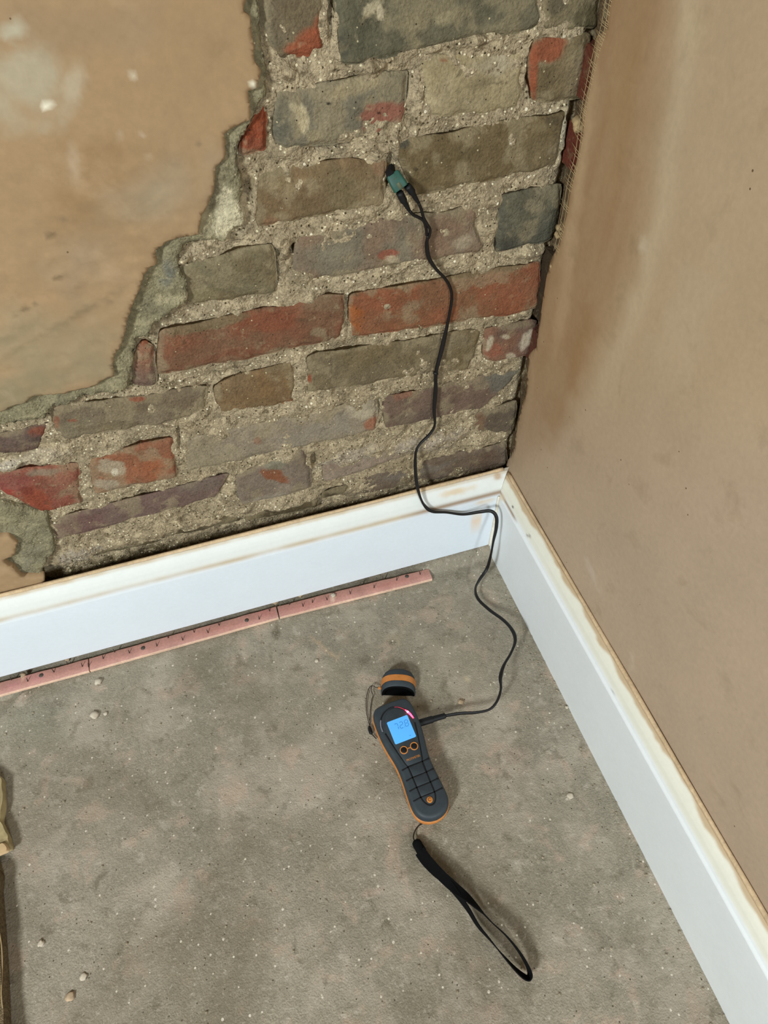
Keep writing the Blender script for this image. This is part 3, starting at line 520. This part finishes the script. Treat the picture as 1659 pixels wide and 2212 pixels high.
def colr(V, z):
    c = np.tile(lin((226, 230, 230)), (len(V), 1)); n = fbm(V[:, 1], V[:, 2], .04, 4, 131)
    up = sstep(.156, .162, z)[:, None]; c = c * (1 - up) + lin((222, 220, 204)) * up
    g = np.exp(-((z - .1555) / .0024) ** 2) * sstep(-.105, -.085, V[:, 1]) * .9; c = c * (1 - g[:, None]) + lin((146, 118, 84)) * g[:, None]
    tp = (sstep(.1755, .1790, z + (fbm(V[:, 1], V[:, 2], .03, 4, 137) - .5) * .010) * .9)[:, None]; c = c * (1 - tp) + lin((184, 158, 122)) * tp
    return patches(c, V, [(1215, 1220, 40, 9, 58, (164, 132, 94), .6, .9), (1245, 1270, 30, 8, 60, (172, 142, 104), .6, .8), (1107, 1095, 2.4, 2.4, 0, (60, 50, 44), .4, .9), (1142, 1157, 4, 3, 0, (140, 132, 120), .4, .8), (1320, 1620, 2.5, 3.5, 0, (120, 124, 140), .4, .9), (1322, 1490, 2, 8, -20, (170, 172, 170), .5, .7), (1085, 1075, 12, 8, 40, (206, 190, 160), .6, .7)], 1, 2, 133, .5, .02)
bb = skirting('baseboard_back', 'x', .0205, 1.05, 1.5, colb, 'white moulded skirting board below the bare bricks')
br_ = skirting('baseboard_right', 'y', -.001, .80, 1.85, colr, 'white moulded skirting board along the plastered side wall')
def bead(name, pts, r, parent, seed, c0=(204, 180, 146), c1=(182, 156, 120)):
    p = catmull(pts, 16); n = len(p); sc = .55 + .9 * fbm(np.arange(n) * 1.0, np.zeros(n), 9, 3, seed)
    V, Fc = sweep(p, circ(r, 6), scale=sc); V = np.array(V); k = fbm(V[:, 0] + V[:, 1], V[:, 2], .03, 3, seed + 2)[:, None]
    return fix(mesh(name, V, Fc, M_caulk, parent, lin(c0) * (1 - k) + lin(c1) * k))
bead('caulk_bead', [(-1.4, -.0205, .1905), (-.9, -.0205, .1905), (-.6, -.020, .190), (-.3, -.020, .1905), (-.1, -.020, .1905), (-.012, -.020, .191)], .0030, bb, 3)
bead('caulk_bead', [(-.003, -.024, .1815), (-.003, -.2, .1812), (-.003, -.45, .1812), (-.003, -.8, .181), (-.003, -1.4, .181), (-.003, -1.8, .181)], .0028, br_, 7)
bead('caulk_bead', [(-.0235, -.0415, .152), (-.0232, -.0412, .11), (-.0232, -.0412, .06), (-.0235, -.0415, .02)], .0022, bb, 11, (226, 222, 208), (212, 200, 176))

# ------------------------------------------------------------------ carpet gripper rods
GP = [flo(-110, 1531.5, .006), flo(193, 1449, .006), flo(603, 1334, .006), flo(935, 1250.5, .006)]
labels = ['pink carpet gripper rod at the left end of the row, cut off by the frame', 'middle pink carpet gripper rod, the longest of the row', 'pink carpet gripper rod nearest the corner of the room']
pinpx = [(25, 1466), (60, 1469), (117, 1449), (146, 1433), (178, 1437), (191, 1437), (223, 1420), (248, 1406), (280, 1408), (339, 1393), (364, 1375), (395, 1380), (420, 1363), (450, 1364), (474, 1348), (560, 1335), (583, 1317), (626, 1303), (655, 1307), (675, 1299), (707, 1293), (757, 1280), (779, 1262), (808, 1267), (827, 1249), (857, 1251), (908, 1238), (928, 1225)]
nailpx = [(89, 1459), (309, 1400), (533, 1340), (879, 1245)]
pinmesh = None
for i in range(3):
    A, B = GP[i] + 0, GP[i + 1] + 0; g = empty('carpet_gripper', ((A + B) / 2 * np.array([1, 1, 0])).tolist())
    tag(g, labels[i], 'carpet gripper', 'carpet gripper rods'); O = np.array(g.location)
    n = 40; V = []; cols = []
    d = (B - A) / np.linalg.norm(B - A); nrm = np.array([-d[1], d[0], 0]); gap = .0009
    wdt = .0215
    for k in range(n + 1):
        p = A + d * gap + (B - A - 2 * d * gap) * k / n; p[2] = 0
        wv = (fbm(np.array([k * .3 + i * 50]), np.array([2.]), 1, 3, 5)[0] - .5)
        for (off, z, cc) in [(0, .0004, (206, 172, 146)), (0, .0058, (214, 180, 156)), (.0009 + wv * .0006, .0066, (178, 134, 122)), (wdt * .5, .0066, (174, 126, 114)), (wdt + wv * .002, .0066, (172, 128, 114)), (wdt + wv * .002, .0004, (150, 110, 90))]:
            V.append(p + nrm * off + np.array([0, 0, z]) - O); cols.append(lin(cc))
    m = 6; Fc = [(a * m + k, a * m + (k + 1) % m, (a + 1) * m + (k + 1) % m, (a + 1) * m + k) for a in range(n) for k in range(m)] + [tuple(range(m)), tuple(range(n * m, n * m + m))]
    V = np.array(V); cols = patches(np.array(cols), V + O, [(75, 1460, 22, 10, 0, (186, 126, 124), .8, .6), (30, 1480, 20, 10, 0, (182, 126, 124), .8, .6), (572, 1320, 24, 10, 0, (184, 118, 112), .8, .6), (660, 1310, 50, 14, -14, (180, 122, 112), .8, .6), (850, 1260, 50, 10, -14, (178, 118, 108), .8, .5), (716, 1286, 9, 7, 0, (210, 188, 166), .4, .9), (50, 1460, 7, 5, 0, (214, 176, 150), .4, .9), (470, 1360, 60, 10, -14, (180, 126, 112), .8, .6)], 0, 1, 141, .5, .01)
    sharp(mesh('strip', V, Fc, M_wood, g, cols), 50)
    for (px, py) in pinpx:
        Pp = flo(px, py + 3, .0066)
        if not (A[0] <= Pp[0] < B[0]): continue
        base = Pp - O
        tip = base + np.array([random.uniform(-.0015, .0015), .0028, .0060])
        Vv, Ff = sweep([base - np.array([0, 0, .001]), tip], circ(.0010, 5), scale=[1, .5]); mesh('pin', Vv, Ff, M_nail, g)
    for (px, py) in nailpx:
        Pp = flo(px, py, .0066)
        if not (A[0] <= Pp[0] < B[0]): continue
        b = Pp - O; mesh('nail_head', *sweep([b - np.array([0, 0, .001]), b + np.array([0, 0, .0004]), b + np.array([0, 0, .0009])], circ(.0034, 14), scale=[1, 1, .7]), M_steel, g)

# ------------------------------------------------------------------ moisture meter
ORG = np.array([-.27708, -.35378]); ang0 = math.atan2(.999916, .012956)
# local frame: +Y towards the head of the meter, +X to its right
tilt = math.atan(.073)
ml = ORG + 1.8e-3 * np.array([.999916, -.012956])
rz = ang0 + tilt - math.pi / 2
meter = empty('moisture_meter', (ml[0], ml[1], 0.0), rz)
tag(meter, 'dark grey and orange handheld moisture meter with a lit blue screen', 'moisture meter')
def mo(px, py, z=.03):
    p = flo(px, py, z) - np.array([ml[0], ml[1], 0]); cz, sz = math.cos(-rz), math.sin(-rz); return np.array([p[0] * cz - p[1] * sz, p[0] * sz + p[1] * cz, p[2]])
hw = [(90.0, 0), (89.8, 9), (89.0, 18), (86.5, 24.5), (81, 28.8), (73, 31.0), (58, 31.6), (40, 31.0), (22, 28.6), (6, 25.6), (-8, 24.2), (-22, 24.2), (-40, 25.4), (-56, 26.3), (-66, 25.6), (-74, 22.5), (-80, 17), (-84, 9), (-85.5, 0)]
half = catmull([np.array([w, u]) for u, w in hw], 5) * .001
outl = np.vstack([half, (half * np.array([-1, 1]))[1:-1][::-1]]); NO = len(outl)
Tn = np.roll(outl, -1, 0) - np.roll(outl, 1, 0); Tn /= np.linalg.norm(Tn, axis=1)[:, None]; Nn = np.stack([-Tn[:, 1], Tn[:, 0]], 1)
if (Nn[NO // 8] @ outl[NO // 8]) < 0: Nn = -Nn
def loft(layers, capb=True, capt=True):
    V = []
    for (z, ins) in layers: V += [(p[0], p[1], z) for p in (outl - Nn * ins)]
    n = len(layers); Fc = [(i * NO + k, i * NO + (k + 1) % NO, (i + 1) * NO + (k + 1) % NO, (i + 1) * NO + k) for i in range(n - 1) for k in range(NO)]
    if capb: Fc.append(tuple(range(NO))[::-1])
    if capt: Fc.append(tuple(range((n - 1) * NO, n * NO)))
    return V, Fc
sharp(mesh('base_shell', *loft([(.0005, .005), (.0015, .0020), (.004, .0), (.009, -.0008), (.0148, -.0006), (.0156, .0004), (.0158, .003)]), M_orange, meter), 50)
sharp(mesh('body', *loft([(.0152, .003), (.0154, .0008), (.0170, .0003), (.0215, .0003), (.0255, .0010), (.0278, .0024), (.0290, .0044), (.0295, .0070)]), M_grey, meter), 50)
ZT = .0296
def flatpoly(name, pts, z, th, mat, parent, bev=.0004):
    pts = np.array(pts); n = len(pts); c = pts.mean(0)
    d = pts - c; l = np.linalg.norm(d, axis=1)[:, None]; inn = pts - d / l * bev
    V = [(p[0], p[1], z - .0006) for p in pts] + [(p[0], p[1], z + th - bev * .5) for p in pts] + [(p[0], p[1], z + th) for p in inn]
    Fc = [(r * n + k, r * n + (k + 1) % n, (r + 1) * n + (k + 1) % n, (r + 1) * n + k) for r in range(2) for k in range(n)] + [tuple(range(2 * n, 3 * n)), tuple(range(n))[::-1]]
    return sharp(mesh(name, V, Fc, mat, parent), 40)
def rrect(w, h, r, cx=0, cy=0, n=5, skew=0):
    o = []
    for (sx, sy, a0) in ((1, 1, 0), (-1, 1, 90), (-1, -1, 180), (1, -1, 270)):
        for k in range(n + 1):
            a = math.radians(a0 + 90 * k / n); o.append((cx + sx * (w / 2 - r) + r * math.cos(a), cy + sy * (h / 2 - r) + r * math.sin(a)))
    return o
# face panel between the two long grooves
gl = [(-.0205, .056), (-.0228, .046), (-.0205, .032), (-.0168, .014), (-.0126, -.004), (-.0110, -.009), (-.0104, -.026), (-.0102, -.040), (-.0100, -.054)]
def mir(p): return [(-x, y) for x, y in p]
panel = [(.0205, .056), (.0150, .069), (.007, .0755), (0, .0770), (-.007, .0755), (-.0150, .069)] + gl[:6]
panel = panel + mir(gl[:6])[::-1][:-1]
fp = flatpoly('face_panel', [(x * .95, y if y > -.008 else -.0080) for x, y in panel], ZT - .0002, .0010, M_grey, meter)
scr = flatpoly('screen', rrect(.0322, .0345, .0018, .0006, .0430), ZT + .0007, .0005, M_screen, fp)
# seven-segment reading 72.8
def seg(dig, x, y, w, h, t=.0009):
    S = {'a': ((x, y + h), (x + w, y + h)), 'b': ((x + w, y + h / 2), (x + w, y + h)), 'c': ((x + w, y), (x + w, y + h / 2)), 'd': ((x, y), (x + w, y)), 'e': ((x, y), (x, y + h / 2)), 'f': ((x, y + h / 2), (x, y + h)), 'g': ((x, y + h / 2), (x + w, y + h / 2))}
    on_ = {'7': 'abc', '2': 'abged', '8': 'abcdefg'}[dig]; out = []
    for s in on_:
        (x0, y0), (x1, y1) = S[s]; e = t * .6
        if x0 == x1: out.append(boxv((x0 - t / 2, y0 + e, 0), (x0 + t / 2, y1 - e, .00012)))
        else: out.append(boxv((x0 + e, y0 - t / 2, 0), (x1 - e, y0 + t / 2, .00012)))
    return out
pp = seg('7', -.0075, .0445, .0048, .0092) + seg('2', .0000, .0445, .0048, .0092) + seg('8', .0080, .0445, .0048, .0092)
pp.append(boxv((.0061, .0443, 0), (.0069, .0451, .00012))); pp.append(boxv((.0092, .0300, 0), (.0118, .0306, .00012)))
V, Fc = join(pp); V = [(v[0] + .11 * (v[1] - .044), v[1], v[2] + ZT + .00122) for v in V]
mesh('reading', V, Fc, M_digit, scr, smooth=False)
# button pair
for s in (-1, 1):
    cx, cy = .0006 + s * .0078, .0143
    rg = mesh('button_ring', *sweep([(cx + .0051 * math.cos(a), cy + .0051 * math.sin(a), ZT + .0010) for a in np.linspace(0, 2 * math.pi, 33)], circ(.00085, 6), closed_ends=False), M_orange, fp)
    mesh('button', *sweep([(cx, cy, ZT), (cx, cy, ZT + .0012), (cx, cy, ZT + .0016)], circ(.0043, 24), scale=[1, 1, .8], up=(0, 1, 0)), M_black, fp)
mesh('button_bridge', *boxv((-.0020, .0136, ZT), (.0032, .0150, ZT + .0011)), M_orange, fp, smooth=False)
# printed name
cu = bpy.data.curves.new('lettering', 'FONT'); cu.body = 'PROTIMETER'; cu.size = .0043; cu.extrude = .00006; cu.align_x = 'CENTER'; cu.space_character = .95
to = bpy.data.objects.new('tmp', cu); COL.objects.link(to); dg = bpy.context.evaluated_depsgraph_get()
tm = bpy.data.meshes.new_from_object(to.evaluated_get(dg)); bpy.data.objects.remove(to)
tm.materials.clear(); tm.materials.append(M_orange2)
wd_ = max(v.co.x for v in tm.vertices) - min(v.co.x for v in tm.vertices)
for v in tm.vertices: v.co.x = v.co.x * .0200 / wd_ + .0008
lt = bpy.data.objects.new('lettering', tm); COL.objects.link(lt); lt.parent = fp; lt.location = (0, -.0022, ZT + .00088)
# grooves, keypad pads, round badge
def groove(pts, w=.0025):
    p = catmull([np.array([x, y, ZT - .0001]) for x, y in pts], 6); return mesh('groove', *sweep(p, [(-w / 2, -.0004), (w / 2, -.0004), (w / 2 * .7, .0004), (-w / 2 * .7, .0004)]), M_black, meter)
groove(gl[1:] + [(-.0085, -.0605), (-.0050, -.0660), (0, -.0678), (.0050, -.0660), (.0085, -.0605)] + mir(gl[1:])[::-1])
for (y0, wl, wr) in ((-.0098, .0205, .0215), (-.0252, .0205, .0215), (-.0395, .0215, .0225), (-.0535, .0215, .0225)):
    groove([(-wl, y0 - .0012), (-wl * .5, y0), (0, y0), (wr * .5, y0), (wr, y0 + .0008)], .0023)
for (ya, yb) in ((-.0108, -.0242), (-.0262, -.0385), (-.0405, -.0525)):
    flatpoly('key_pad', rrect(.0182, ya - yb, .0008, 0, (ya + yb) / 2), ZT - .0002, .0008, M_grey, meter)
bd = mesh('badge', *sweep([(0, -.0605, ZT - .0004), (0, -.0605, ZT + .0006), (0, -.0605, ZT + .0010)], circ(.0042, 28), scale=[1, 1, .85], up=(0, 1, 0)), M_orange2, meter); tag(bd, label='round orange badge')
mesh('badge_mark', *sweep([(.0021 * math.cos(a), -.0605 + .0021 * math.sin(a), ZT + .0010) for a in np.linspace(.5, 5.3, 22)], circ(.00035, 5)), M_nail, bd)
# light ring over the screen: red lit end, clear far end
ring = catmull([(x, y, ZT + .0004) for x, y in [(-.0255, .050), (-.0250, .0585), (-.0215, .0675), (-.0140, .0752), (-.0030, .0788), (.0080, .0765), (.0155, .0700), (.0205, .0620), (.0235, .0525)]], 10); nr = len(ring)
mesh('light_guide', *sweep(ring[:20], circ(.0011, 6)), M_guide2, meter)
mesh('light_guide', *sweep(ring[20:46], circ(.0008, 6)), M_black, meter)
mesh('light_guide', *sweep(ring[46:], circ(.0008, 6), scale=np.linspace(.4, 1.4, nr - 46)), M_guide, meter)
ld = mesh('warning_light', *sweep(ring[62:], circ(.0011, 8), scale=np.interp(np.arange(nr - 62), [0, 6, 12, nr - 62], [.6, 1.5, 1.2, .9])), M_led, meter); tag(ld, label='glowing red warning light')
o = lump('light_core', (.0190, .0640, ZT + .0016), .0012, M_ledcore, ld, 3, .7, 2, .05)
# wrist strap: thin cord, toggle, doubled webbing loop
def wp(px, py, z): p = flo(px, py, z); return np.array([p[0], p[1], p[2]])
def to_local(P):
    cz, sz = math.cos(-rz), math.sin(-rz); P = np.asarray(P) - np.array([ml[0], ml[1], 0]); return np.stack([P[:, 0] * cz - P[:, 1] * sz, P[:, 0] * sz + P[:, 1] * cz, P[:, 2]], 1)
strap_path = [wp(908, 1838, .010), wp(928, 1864, .013), wp(952, 1890, .016), wp(978, 1914, .018), wp(1008, 1938, .018), wp(1038, 1967, .018), wp(1064, 1994, .018), wp(1093, 2021, .018), wp(1120, 2054, .016), wp(1138, 2084, .013), wp(1145, 2104, .010), wp(1139, 2113, .009), wp(1118, 2098, .010), wp(1090, 2068, .012), wp(1060, 2032, .013), wp(1033, 2000, .013), wp(1011, 1964, .014), wp(987, 1931, .014), wp(966, 1904, .013), wp(942, 1883, .012), wp(920, 1860, .010), wp(906, 1840, .009)]
sp = to_local(catmull(strap_path, 8)); ns = len(sp)
tw = np.interp(np.linspace(0, 1, ns), [0, .12, .25, .45, .55, .7, .8, .9, 1], [-.3, -.2, 1.3, 1.55, 1.6, 1.05, .8, .2, -.3])
tw[0:0] = tw[0:0]
V, Fc = sweep(sp, rectp(.0130, .0014), twist=tw)
strap = sharp(mesh('wrist_strap', V, Fc, M_web, meter), 60); tag(strap, label='black webbing wrist strap')
V, Fc = sweep(to_local(catmull([wp(897, 1815, .006), wp(903, 1826, .0065), wp(910, 1838, .007), wp(914, 1845, .0075)], 4)), circ(.0062, 12, .0045), scale=[.55, .9, 1, 1.05, 1.05, 1.05, 1.05, 1.08, 1.08, 1.05, 1, .95, .8][:13])
fix(mesh('toggle', V, Fc, M_web, strap))
V, Fc = sweep(to_local(catmull([wp(912, 1779, .004), wp(903, 1785, .004), wp(896, 1796, .004), wp(893, 1808, .005), wp(895, 1816, .006)], 6)), circ(.0008, 6)); mesh('cord', V, Fc, M_cord, strap)

# ------------------------------------------------------------------ meter cap
ca = np.array([-.2613, -.2488, 0.0]); crz = math.atan2(-.0176, .0493)
cap = empty('meter_cap', ca.tolist(), crz); tag(cap, 'small domed meter cap with an orange band, open end facing the meter', 'cap')
def arch(s, wdt, hgt, lean, n=20, base=.0006):
    """half-ellipse arch at depth s; lean shifts the crown backwards"""
    o = []
    for k in range(n + 1):
        a = math.pi * k / n; z = hgt * (abs(math.sin(a)) ** .8); x = -wdt * math.copysign(abs(math.cos(a)) ** .8, math.cos(a))
        o.append((x, s + lean * z / max(hgt, 1e-6), z + base))
    return o
st = [(0, .0252, .0200, .007), (.004, .0262, .0220, .007), (.0080, .0266, .0228, .007), (.0081, .0270, .0233, .007), (.020, .0270, .0228, .005), (.0201, .0265, .0222, .005), (.026, .0252, .0214, .005), (.031, .0226, .0192, .004), (.035, .0180, .0150, .003), (.0378, .0110, .0085, .001), (.0388, .0040, .0030, 0)]
def archloft(rows):
    A = [arch(*r) for r in rows]; n = len(A[0]); V = [p for a in A for p in a]
    return V, [(i * n + k, i * n + k + 1, (i + 1) * n + k + 1, (i + 1) * n + k) for i in range(len(A) - 1) for k in range(n - 1)]
V, Fc = archloft(st[:3]); sharp(mesh('rim', V, Fc, M_grey, cap), 60)
V, Fc = archloft(st[3:5]); sharp(mesh('orange_band', V, Fc, M_orange, cap), 60)
V, Fc = archloft(st[5:]); sharp(mesh('dome', V, Fc, M_grey, cap), 60)
inner = [(0, .0252, .0200, .007), (.0008, .0205, .0140, .006), (.020, .0190, .0130, .004), (.028, .0120, .008, .002), (.030, .002, .002, 0)]
V, Fc = archloft(inner); fix(mesh('lining', V, Fc, M_hollow, cap))
mesh('sole', *boxv((-.0235, .001, .0), (.0235, .028, .0012)), M_hollow, cap, smooth=False)
def capl(px, py, z):
    p = flo(px, py, z) - ca; cz, sz = math.cos(-crz), math.sin(-crz); return np.array([p[0] * cz - p[1] * sz, p[0] * sz + p[1] * cz, p[2]])
ey = mesh('lug', *sweep([capl(824, 1487, .006), capl(817, 1486, .006)], circ(.0022, 8)), M_orange, cap)
ln = tube('lanyard', [capl(818, 1485, .006), capl(812, 1485, .007), capl(804, 1481, .007), capl(797, 1487, .005), capl(792, 1505, .003), capl(791, 1525, .002), capl(793, 1545, .0015), capl(798, 1566, .0015)], .00055, M_cord, cap, 6)
tube('lanyard_end', [capl(804, 1482, .007), capl(802, 1487, .006), capl(803, 1495, .004), capl(806, 1502, .003), capl(803, 1512, .002), capl(800, 1535, .0015), capl(799, 1566, .0015)], .0005, M_cord, ln, 6)
V, Fc = sweep(catmull([capl(797.5, 1568, .0025), capl(799, 1575, .003), capl(801, 1582, .003), capl(803.5, 1586, .0025)], 4), circ(.0027, 10), scale=np.interp(np.arange(13), [0, 3, 6, 9, 12], [.5, 1, 1.05, 1, .5])); mesh('bead', V, Fc, M_black, ln)
tube('tail', [capl(803.5, 1586, .0025), capl(808, 1591, .002), capl(813, 1596, .0015)], .0007, M_cord, ln, 6)

# ------------------------------------------------------------------ probe driven into the wall and its lead
probe = empty('wall_probe', wall(850, 380).tolist()); tag(probe, 'small teal and black damp probe stuck into the brick joint', 'probe'); PO = np.array(probe.location)
def wq(px, py, y): return wall(px, py, y) - PO
V, Fc = sweep([wq(846, 358, -.002), wq(843, 372, -.008), wq(848, 381, -.012)], [(-.0045, -.004), (.0045, -.004), (.0045, .004), (-.0045, .004)], up=(0, 1, 0), scale=[.55, .85, 1.1]); sharp(mesh('tip', V, Fc, M_black, probe), 40)
p0, p1 = wq(847, 375, -.011), wq(867, 408, -.020); ax = (p1 - p0) / np.linalg.norm(p1 - p0)
V, Fc = sweep([p0, p0 + (p1 - p0) * .1, p0 + (p1 - p0) * .5, p1 - ax * .001, p1], rrect(.0150, .0075, .0022, n=3), up=(0, 1, 0), scale=[.82, .95, 1.02, 1.06, .95]); sharp(mesh('handle', V, Fc, M_teal, probe), 45)
V, Fc = sweep([p0 + ax * .003 + np.array([0, -.0040, 0]), p1 - ax * .003 + np.array([0, -.0044, 0])], rectp(.0040, .0007), up=(0, 1, 0)); mesh('moulded_ridge', V, Fc, plain('teal_brown', (88, 92, 70), .6), probe)
lead = empty('probe_lead', flo(1000, 1541, 0).tolist()); tag(lead, 'long black cable running from the meter up to the wall probe', 'cable'); LO = np.array(lead.location)
def lw(px, py, y): return wall(px, py, y) - LO
def lf(px, py, z): return flo(px, py, z) - LO
for pts in ([(863, 416, -.020), (869, 428, -.0195), (874, 437, -.019), (879, 446, -.0185), (884, 455, -.018)], [(880, 402, -.020), (886, 409, -.0195), (892, 418, -.019), (897, 427, -.0185), (904, 438, -.018)]):
    V, Fc = sweep(catmull([lw(*p) for p in pts], 3), circ(.0034, 10), scale=np.interp(np.arange(13), [0, 5.9, 6, 9, 12], [1.12, 1.12, .82, .72, .5])); fix(mesh('connector', V, Fc, M_black, lead))
tube('wire', [lw(884, 455, -.018), lw(893, 464, -.017), lw(905, 470, -.016), lw(915, 477, -.015), lw(920, 492, -.013), lw(922, 508, -.012)], .0017, M_cable, lead)
tube('wire', [lw(904, 438, -.018), lw(910, 452, -.017), lw(915, 470, -.016), lw(923, 485, -.0145), lw(929, 497, -.0135), lw(926, 514, -.012)], .0017, M_cable, lead)
path = [lw(925, 508, -.012), lw(922, 528, -.011), lw(926, 556, -.010), lw(941, 580, -.0095), lw(960, 600, -.009), lw(972, 620, -.009), lw(976, 642, -.009), lw(972, 672, -.009), lw(964, 712, -.009), lw(954, 755, -.009), lw(942, 803, -.010), lw(941, 840, -.010), lw(938, 885, -.011), lw(939, 918, -.012), lw(928, 938, -.013), lw(908, 958, -.014), lw(899, 975, -.016), lw(897, 1000, -.019), lw(899, 1035, -.026), lw(905, 1066, -.034), lw(917, 1092, -.042), lw(935, 1105, -.045), lw(965, 1107, -.047), lw(1000, 1111, -.049), lw(1035, 1106, -.054), lw(1060, 1104, -.062), lw(1072, 1116, -.070), lw(1072, 1140, -.078), lw(1066, 1168, -.086), lw(1060, 1200, -.094)] + \
       [lf(1052, 1228, .040), lf(1036, 1252, .028), lf(1027, 1272, .018), lf(1033, 1294, .012), lf(1058, 1318, .014), lf(1088, 1340, .022), lf(1107, 1362, .030), lf(1113, 1384, .035), lf(1104, 1410, .038), lf(1088, 1438, .040), lf(1081, 1464, .040), lf(1082, 1488, .040), lf(1074, 1514, .036), lf(1058, 1532, .030), lf(1030, 1539, .025), lf(995, 1541, .021), lf(962, 1546, .018)]
pc = catmull(path, 8); n = len(pc)
tw = 1.3 * np.sin(np.arange(n) / 17.0) + .6 * np.sin(np.arange(n) / 7.3)
V, Fc = sweep(pc, circ(.0029, 10, .0018), twist=tw); fix(mesh('flex', V, Fc, M_cable, lead))
o = lump('knot', lw(941, 806, -.0105), .0034, M_cable, lead, 5, .9, 2, .15); o.data.polygons.foreach_set('use_smooth', [True] * len(o.data.polygons))
V, Fc = sweep([lf(962, 1545.6, .018), lf(958, 1547, .0178), lf(948, 1549.8, .0172), lf(935, 1553.5, .0166), lf(934.6, 1553.6, .0166), lf(918, 1558.6, .0162), lf(896, 1565, .0158)], circ(.0042, 12), scale=[.95, 1.0, 1.0, 1.05, 1.22, 1.25, 1.25]); sharp(mesh('plug', V, Fc, M_black, lead), 40)

# ------------------------------------------------------------------ things at the left edge of the floor
def slabpoly(name, pts, z0, z1, mat, parent=None, wav=0, org=(0, 0, 0)):
    pts = catmull(pts + [pts[0]], 5)[:-1]; n = len(pts); V = []
    for (z, k) in ((z0, 0), (z1 * .7, 0), (z1, 1)):
        for i, p in enumerate(pts):
            c = pts.mean(0); d = p - c; d = d / np.linalg.norm(d)
            V.append((p[0] - d[0] * .002 * k - org[0], p[1] - d[1] * .002 * k - org[1], z + wav * math.sin(i * .9) * k))
    Fc = [(r * n + k, r * n + (k + 1) % n, (r + 1) * n + (k + 1) % n, (r + 1) * n + k) for r in range(2) for k in range(n)] + [tuple(range(2 * n, 3 * n)), tuple(range(n))[::-1]]
    return sharp(mesh(name, V, Fc, mat, parent), 50)
f2 = lambda px, py, z: flo(px, py, z)[:2]
ep = flo(-30, 1760, 0); rag = empty('backing_scrap', ep.tolist()); tag(rag, 'torn cream scrap curling up at the left edge of the floor', 'scrap')
slabpoly('fold', [f2(-40, 1660, .012), f2(0, 1676, .012), f2(6, 1700, .012), f2(7, 1740, .012), f2(2, 1770, .012), f2(5, 1780, .012), f2(14, 1798, .012), f2(19, 1812, .012), f2(20, 1832, .012), f2(-10, 1836, .012), f2(-90, 1850, .012), f2(-100, 1680, .012)], .0008, .013, M_cloth, rag, .0016, ep)
slabpoly('flap', [f2(-60, 1835, .017), f2(-4, 1822, .017), f2(10, 1820, .017), f2(18, 1835, .017), f2(2, 1845, .017), f2(-60, 1866, .017)], .0125, .0175, plain('cream_flap', (186, 158, 118), .85), rag, .0004, ep)
ep = flo(-30, 2050, 0); cpt = empty('carpet_edge', ep.tolist()); tag(cpt, 'brown carpet offcut, its fibrous edge showing at the lower left of the floor', 'carpet')
slabpoly('pile', [f2(-120, 1880, .02), f2(-14, 1872, .02), f2(-6, 1930, .02), f2(-1, 2000, .02), f2(4, 2080, .02), f2(7, 2150, .02), f2(10, 2240, .02), f2(14, 2330, .02), f2(-120, 2360, .02)], .0008, .020, M_carpet, cpt, .0012, ep)
tube('loose_thread', [flo(-6, 1990, .021) - ep, flo(3, 2040, .020) - ep, flo(5, 2090, .018) - ep, flo(3, 2150, .021) - ep, flo(9, 2200, .016) - ep], .0008, M_scrim, cpt, 5)

# ------------------------------------------------------------------ loose crumbs on the floor
crumbs = [(204, 1545, .0062, 0, 'whitish oval pebble on the floor below the left gripper rod'), (228, 1542, .0030, 0, 'tiny pale pebble just right of the whitish oval pebble'), (212, 1473, .0052, 0, 'grey pebble lying close under the left pink gripper rod'),
          (151, 2153, .0052, 1, 'pinkish square chip of plaster near the bottom left of the floor'), (180, 2110, .0042, 0, 'white flake on the floor above the pinkish plaster chip'), (88, 2038, .0040, 0, 'pale flake near the carpet edge at the lower left'),
          (1232, 1719, .0044, 0, 'white stone flake beside the right skirting board'), (996, 1516, .0045, 1, 'cream crumb on the floor inside the cable loop'), (593, 1298, .0070, 1, 'tan plaster crumb tucked under the skirting at the gripper joint'), (648, 1284, .0060, 1, 'rounded tan crumb under the skirting right of the gripper joint'),
          (720, 1286, .0042, 0, 'pale blob of plaster stuck on the right gripper rod'), (50, 1458, .0040, 1, 'buff crumb lying on the left gripper rod'), (146, 1424, .0036, 1, 'buff crumb by the skirting above the left gripper rod'), (684, 1428, .0032, 0, 'small pale stone in the middle of the floor below the gripper'), (1224, 1528, .0026, 0, 'tiny cream crumb touching the right skirting board')]
for i, (px, py, r, k, lab) in enumerate(crumbs):
    zb = .0066 if i in (10, 11) else 0.0
    p = flo(px, py, zb + r * .2); flat = i in (3, 4, 5, 6, 7); o = lump('floor_crumb', (p[0], p[1], zb + r * (.16 if flat else .36)), r, M_crumb2 if k else M_crumb, None, 20 + i, .28 if flat else .55, 2, .24); tag(o, lab, 'crumb', 'loose crumbs on the floor')
parts = []; rn = random.Random(4)
for i in range(420):
    if i < 260: x = rn.uniform(-.85, -.03); y = rn.uniform(-1.0, -.08)
    else: x = -.022 - abs(rn.gauss(0, .012)); y = rn.uniform(-.75, -.06)
    if i > 360: x = rn.uniform(-.84, -.14); y = -.043 + rn.gauss(0, .002)
    r = rn.uniform(.0007, .0019); bm = bmesh.new(); bmesh.ops.create_icosphere(bm, subdivisions=1, radius=r)
    for v in bm.verts: v.co = v.co * rn.uniform(.7, 1.2)
    parts.append(([(v.co.x + x, v.co.y + y, v.co.z * .6 + r * .2) for v in bm.verts], [tuple(v.index for v in f.verts) for f in bm.faces])); bm.free()
o = mesh('grit', *join(parts), plain('grey_grit', (150, 138, 116), .95, .1, None, .25, 90), floor, smooth=False); tag(o, label='fine grit scattered over the concrete', kind='stuff')
